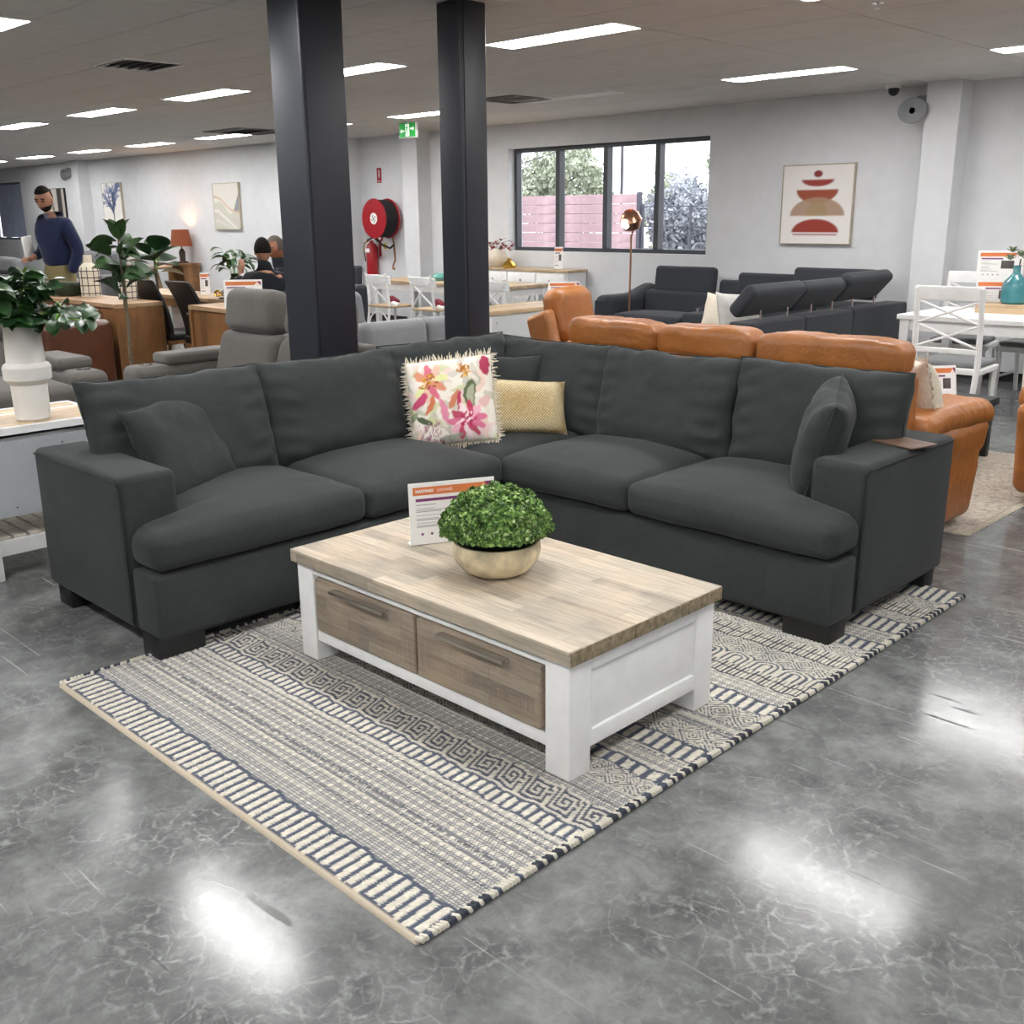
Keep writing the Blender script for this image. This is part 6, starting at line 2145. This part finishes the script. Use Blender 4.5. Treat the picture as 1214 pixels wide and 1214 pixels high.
MB().lathe([(0, 0), (0.08, 0), (0.11, 0.05), (0.06, 0.10), (0.05, 0.10), (0, 0.04)], 20).build('body', M('teal_glass', '5f9c94', 0.15, coat=0.5), t)
t = thing('riser_board', 'thick pale wooden riser board on the right white table', 'board', (-3.22, 9.18, 0.78), 0.1)
MB().bx(-0.24, 0.26, -0.14, 0.14, 0, 0.075, 0.006, 2).build('block', m_oak, t)
t = thing('bottle_vase', 'teal ribbed ceramic bottle vase on the wooden riser board', 'vase', (-3.2, 9.18, 0.856))
MB().lathe([(0, 0), (0.085, 0), (0.1, 0.015), (0.102, 0.13), (0.09, 0.18), (0.045, 0.23), (0.03, 0.25), (0.028, 0.30), (0.036, 0.31), (0.026, 0.31), (0, 0.25)], 32).build('body', M('teal_glaze', '3f7f86', 0.25, var=0.1, nscale=8, coat=0.5), t)
t = thing('succulent_sprig', 'grey green succulent sprigs in the teal bottle vase', 'plant', (-3.2, 9.18, 1.14))
me = leaf_mesh('succ', 0.07, 0.035, -0.1, 0.4, M('succulent_green', '77876a', 0.6, var=0.15), 4)
rng = random.Random(5)
for k in range(5):
    a = k * 1.3
    c = Vector((math.cos(a) * 0.07, math.sin(a) * 0.05, 0.07 + 0.03 * (k % 3)))
    for q in range(8):
        put_leaf(t, me, c, q * 0.8, 0.5 + 0.4 * (q % 2), 0, 0.9)
MB().tube([(0, 0, -0.1), (0.02, 0, 0.08)], 0.006, 5).build('stem', m_stem, t)
sign('upper price sign with orange banner stacked on the right white table', (-3.42, 9.40, 1.035), 0.45, 0.36, 0.24, 0.02)
sign('lower price sign with orange banner on the right white table', (-3.40, 9.37, 0.782), 0.45, 0.36, 0.25, 0.02)

# ------------------------------------------------------------------ people
def skin_part(name, J, E, mat, parent, sub=2):
    """J: list of ((x,y,z), radius or (rx,ry)); E: edges"""
    me = bpy.data.meshes.new(name)
    me.from_pydata([j[0] for j in J], E, [])
    o = bpy.data.objects.new(name, me)
    COL.objects.link(o)
    sk = o.modifiers.new('skin', 'SKIN')
    sk.use_smooth_shade = True
    for i, j in enumerate(J):
        r = j[1] if isinstance(j[1], tuple) else (j[1], j[1])
        me.skin_vertices[0].data[i].radius = r
    me.skin_vertices[0].data[0].use_root = True
    s = o.modifiers.new('sub', 'SUBSURF')
    s.levels = sub
    s.render_levels = sub
    me.materials.append(mat)
    o.parent = parent
    return o

def head_geo(c, r=0.098, turn=0.0, nod=0.0):
    """front towards local -Y; returns V, F of an egg-shaped head with brow, nose, chin"""
    n, m = 22, 16
    V, F = [], []
    for i in range(m + 1):
        th = PI * i / m
        for j in range(n):
            ph = 2 * PI * j / n
            x = math.sin(th) * math.cos(ph)
            y = math.sin(th) * math.sin(ph)
            z = math.cos(th)
            X, Y, Z = x * 0.78, y * 0.98, z * 1.22
            if z < 0:
                X *= 1 + 0.25 * z
                Y *= 1 + 0.12 * z
            fr = max(0, -y)
            if abs(x) < 0.28 and y < -0.5:
                if -0.35 < z < 0.1:
                    Y -= 0.16 * (1 - abs(x) / 0.28) * (1 - abs(z + 0.22) / 0.4)
                if -0.62 < z < -0.4:
                    Y -= 0.04
            if 0.1 < abs(x) < 0.5 and y < -0.5 and 0.0 < z < 0.25:
                Y += 0.06
            V.append((X * r, Y * r, Z * r))
    for i in range(m):
        for j in range(n):
            a, b = i * n + j, i * n + (j + 1) % n
            F.append((a, a + n, b + n, b))
    V = np.array(V) @ rotm(nod, 0, turn).T
    return V + np.array(c), F

def add_head(t, c, mat, hairmat, turn, nod, beard=False, glasses=False):
    V, F = head_geo(c, 0.103, turn, nod)
    MB().add(V, F).build('head', mat, t, angle=180)
    Rm = rotm(nod, 0, turn)
    def loc(p):
        return tuple(Rm @ np.array(p) + np.array(c))
    V2, F2 = head_geo((0, 0, 0), 0.111)
    V2 = np.array(V2)
    keep = [i for i, p in enumerate(V2) if (p[2] > 0.055 - 0.0 * p[1] or (p[1] > 0.0 and p[2] > -0.05)) ]
    ks = set(keep)
    F3 = [f for f in F2 if all(i in ks for i in f)]
    MB().add((V2 @ Rm.T) + np.array(c) + np.array([0, 0, 0.004]), F3).build('hair', hairmat, t, angle=180)
    for s in (-1, 1):
        MB().box(loc((s * 0.078, 0.005, -0.01)), (0.014, 0.032, 0.055), 0.006, 2, (nod, 0, turn)).build('ear', mat, t)
        MB().box(loc((s * 0.032, -0.088, 0.012)), (0.032, 0.012, 0.014), 0.005, 2, (nod, 0, turn)).build('eye', m_hair, t)
        MB().box(loc((s * 0.032, -0.086, 0.032)), (0.042, 0.014, 0.010), 0.004, 1, (nod, 0, turn)).build('brow', hairmat, t)
    MB().box(loc((0, -0.09, -0.058)), (0.042, 0.012, 0.010), 0.004, 2, (nod, 0, turn)).build('mouth', M('lips', '7a4038', 0.5), t)
    if beard:
        V4, F4 = head_geo((0, 0, 0), 0.107)
        kb = set(i for i, p in enumerate(V4) if p[1] < 0.01 and p[2] < -0.045)
        F5 = [f for f in F4 if all(i in kb for i in f)]
        MB().add((np.array(V4) @ Rm.T) + np.array(c), F5).build('beard', hairmat, t, angle=180)
    if glasses:
        MB().tube([loc((-0.08, 0.02, 0.014)), loc((-0.078, -0.075, 0.014)), loc((0, -0.105, 0.012)), loc((0.078, -0.075, 0.014)), loc((0.08, 0.02, 0.014))], 0.004, 5).build('glasses', m_black, t)

def hand(t, wrist, dirv, up, mat, curl=0.6, s=1.0, side=1):
    """palm plus five curled fingers as one skin mesh"""
    w, d, u = Vector(wrist), Vector(dirv).normalized(), Vector(up).normalized()
    sd = d.cross(u).normalized() * side
    J = [(tuple(w - d * 0.03), 0.024), (tuple(w + d * 0.05 * s), (0.028, 0.018))]
    E = [(0, 1)]
    for k, L in enumerate((0.060, 0.072, 0.076, 0.068)):
        off = sd * (0.024 - 0.016 * k) * s
        b = w + d * 0.08 * s + off
        m1 = b + (d * math.cos(curl * 0.5) - u * math.sin(curl * 0.5)) * L * 0.5 * s
        e = m1 + (d * math.cos(curl * 1.4) - u * math.sin(curl * 1.4)) * L * 0.5 * s
        i = len(J)
        J += [(tuple(b), 0.010), (tuple(m1), 0.009), (tuple(e), 0.0075)]
        E += [(1, i), (i, i + 1), (i + 1, i + 2)]
    i = len(J)
    J += [(tuple(w + d * 0.035 + sd * 0.032), 0.011), (tuple(w + d * 0.075 + sd * 0.045 - u * 0.015), 0.009)]
    E += [(0, i), (i, i + 1)]
    return skin_part('hand', J, E, mat, t, 1)

def standing_man():
    # origin at the feet, faces local -Y
    t = thing('person', 'standing man in navy quarter zip jumper and khaki trousers, looking down', 'person', (-12.17, 5.0, 0), 0.30)
    k = 1.94 / 1.78
    t.scale = (k, k, k)
    skm = m_skin
    # body: one continuous skin surface
    J = [((0, 0, 1.00), (0.08, 0.055)), ((0, 0, 1.15), (0.09, 0.06)), ((0, -0.01, 1.38), (0.11, 0.07)), ((0, -0.03, 1.50), 0.055), ((0, -0.055, 1.57), 0.055),
         ((-0.16, 0, 1.40), 0.035), ((-0.26, 0.04, 1.16), 0.03), ((-0.20, -0.16, 1.08), 0.032),
         ((0.16, 0, 1.40), 0.035), ((0.27, 0.05, 1.16), 0.03), ((0.22, -0.05, 0.94), 0.035),
         ((-0.08, 0, 0.86), 0.055), ((-0.10, -0.02, 0.49), 0.045), ((-0.10, 0.02, 0.09), 0.042), ((-0.11, -0.12, 0.04), 0.036),
         ((0.08, 0, 0.86), 0.055), ((0.11, -0.02, 0.49), 0.045), ((0.12, 0.02, 0.09), 0.042), ((0.13, -0.12, 0.04), 0.036)]
    E = [(0, 1), (1, 2), (2, 3), (3, 4), (2, 5), (5, 6), (6, 7), (2, 8), (8, 9), (9, 10), (0, 11), (11, 12), (12, 13), (13, 14), (0, 15), (15, 16), (16, 17), (17, 18)]
    skin_part('body', J, E, skm, t)
    g = 1.16
    J2 = [((0, 0, 0.94), (0.19, 0.14)), ((0, 0, 1.15), (0.185, 0.14)), ((0, -0.01, 1.38), (0.20, 0.13)), ((0, -0.03, 1.475), 0.095), ((0, -0.05, 1.545), 0.078),
          ((-0.17, 0, 1.41), 0.085), ((-0.26, 0.05, 1.16), 0.062), ((-0.205, -0.12, 1.09), 0.05),
          ((0.17, 0, 1.41), 0.085), ((0.27, 0.05, 1.16), 0.064), ((0.24, -0.06, 0.93), 0.055)]
    E2 = [(0, 1), (1, 2), (2, 3), (3, 4), (2, 5), (5, 6), (6, 7), (2, 8), (8, 9), (9, 10)]
    skin_part('jumper', J2, E2, fabric('navy_knit', '1c2340', 0.12, 500, 0.2), t)
    J3 = [((0, 0, 1.0), (0.165, 0.12)), ((-0.09, 0, 0.86), (0.115, 0.12)), ((-0.10, -0.02, 0.49), 0.085), ((-0.10, 0.02, 0.10), 0.075), ((0.09, 0, 0.86), (0.115, 0.12)), ((0.11, -0.02, 0.49), 0.085), ((0.12, 0.02, 0.10), 0.075)]
    J3 = [((0, 0, 1.10), (0.15, 0.11)), ((0, 0, 0.98), (0.17, 0.125))] + J3[1:]
    skin_part('trousers', J3, [(0, 1), (1, 2), (2, 3), (3, 4), (1, 5), (5, 6), (6, 7)], fabric('khaki_cotton', '7f7350', 0.1, 500, 0.1), t)
    for s in (-0.105, 0.125):
        MB().box((s, -0.07, 0.045), (0.10, 0.28, 0.09), 0.04, 4).build('shoe', m_black, t)
    add_head(t, (0, -0.085, 1.665), skm, m_hair, 0.4, 0.35, beard=True)
    hand(t, (-0.19, -0.19, 1.075), (0.35, -0.9, 0.1), (0, 0, 1), skm, 0.9)
    MB().lathe([(0, 0), (0.02, 0), (0.022, 0.05), (0, 0.05)], 12, (0, -0.078, 1.475), (0.3, 0, 0)).build('collar_zip', M('zip_grey', '5a6070', 0.5), t)
    return t
standing_man()
t = thing('paper_sheet', 'folded white paper held upright in the standing man\'s hand', 'paper', (-12.42, 4.78, 1.2), 0.4)
MB().box((0, 0, 0.10), (0.02, 0.14, 0.24), 0.002, 1, (0.12, 0, 0)).build('sheet', m_paper, t)

def seated(name, label, loc, rz, jacket, hairmat, skm, turn, nod, phone=False, glasses=False):
    t = thing('person', label, 'person', loc, rz)
    J = [((0, 0.0, 0.50), (0.11, 0.08)), ((0, 0.02, 0.75), (0.10, 0.08)), ((0, 0.0, 0.98), (0.12, 0.08)), ((0, -0.02, 1.10), 0.058), ((0, -0.03, 1.17), 0.052),
         ((-0.17, 0, 1.01), 0.04), ((-0.26, -0.14, 0.82), 0.032), ((-0.20, -0.20, 1.04) if phone else (-0.2, -0.38, 0.80), 0.034),
         ((0.17, 0, 1.01), 0.04), ((0.26, -0.08, 0.80), 0.032), ((0.15, -0.34, 0.80), 0.034),
         ((-0.10, -0.42, 0.50), 0.07), ((-0.11, -0.42, 0.10), 0.045), ((-0.11, -0.54, 0.04), 0.035), ((0.10, -0.42, 0.50), 0.07), ((0.11, -0.42, 0.10), 0.045), ((0.11, -0.54, 0.04), 0.035)]
    E = [(0, 1), (1, 2), (2, 3), (3, 4), (2, 5), (5, 6), (6, 7), (2, 8), (8, 9), (9, 10), (0, 11), (11, 12), (12, 13), (0, 14), (14, 15), (15, 16)]
    skin_part('body', J, E, skm, t)
    J2 = [(p, (r[0] + 0.09, r[1] + 0.06) if isinstance(r, tuple) else r + 0.04) for p, r in J[:11]]
    J2[3] = ((0, -0.01, 1.07), 0.085)
    J2[4] = ((0, -0.028, 1.20), 0.076)
    skin_part('jacket', J2, E[:10], jacket, t)
    J3 = [((0, 0, 0.5), (0.18, 0.13)), ((-0.10, -0.42, 0.50), 0.095), ((-0.11, -0.42, 0.12), 0.07), ((0.10, -0.42, 0.50), 0.095), ((0.11, -0.42, 0.12), 0.07)]
    skin_part('trousers', J3, [(0, 1), (1, 2), (0, 3), (3, 4)], m_char2, t)
    for s in (-0.11, 0.11):
        MB().box((s, -0.49, 0.045), (0.10, 0.27, 0.09), 0.04, 4).build('shoe', m_black, t)
    add_head(t, (0, -0.05, 1.275), skm, hairmat, turn, nod, glasses=glasses)
    if phone:
        hand(t, (-0.19, -0.215, 1.06), (0.15, 0.0, 1), (0.3, 0.9, 0), skm, 0.7)
    else:
        hand(t, (-0.195, -0.40, 0.80), (0.2, -1, 0), (0, 0, 1), skm, 0.4)
    hand(t, (0.145, -0.36, 0.80), (-0.2, -1, 0), (0, 0, 1), skm, 0.4, side=-1)
    return t
m_jacket = fabric('black_jacket', '15171c', 0.1, 500, 0.15)
seated('person', 'seated man in black jacket seen from behind, hand raised to his face', (-9.30, 5.88, 0), -1.9, m_jacket, m_hair, m_skin, 0.1, 0.05, phone=True).scale = (-1, 1, 1)
m_skin2 = M('skin_brown', '8f5a3f', 0.5, var=0.05, nscale=10)
seated('person', 'seated man wearing glasses with short grey hair, half hidden by the thick column', (-9.98, 6.52, 0), -0.55, m_jacket, M('grey_hair', '4a4038', 0.7, var=0.2, nscale=60), m_skin2, -0.1, 0.1, glasses=True)
t = thing('tablet', 'thin grey tablet lying beside the seated man in the black jacket', 'tablet', (-9.9, 5.86, 0.781), 0.4)
MB().box((0, 0, 0.10), (0.24, 0.17, 0.008), 0.003, 1, (0.5, 0, 0)).build('slab', m_printd, t)
MB().bx(-0.05, 0.05, 0.0, 0.06, 0.0, 0.08).build('stand', m_black, t)
for loc, rz, lab in (((-9.24, 5.86, 0), -1.9, 'black office chair under the seated man in the black jacket'), ((-9.98, 6.52, 0), -0.55, 'black office chair under the seated man wearing glasses')):
    t = thing('office_chair', lab, 'chair', loc, rz)
    MB().bx(-0.22, 0.22, -0.2, 0.24, 0.36, 0.42, 0.03, 3).build('seat', m_black, t)
    MB().box((0, 0.27, 0.70), (0.44, 0.03, 0.40), 0.012, 2, (-0.1, 0, 0)).build('backrest', m_black, t)
    for a in range(4):
        q = PI / 4 + a * PI / 2
        MB().tube([(0.26 * math.cos(q), 0.26 * math.sin(q), 0), (0.15 * math.cos(q), 0.15 * math.sin(q), 0.36)], 0.012, 6).build('leg', m_chrome, t)
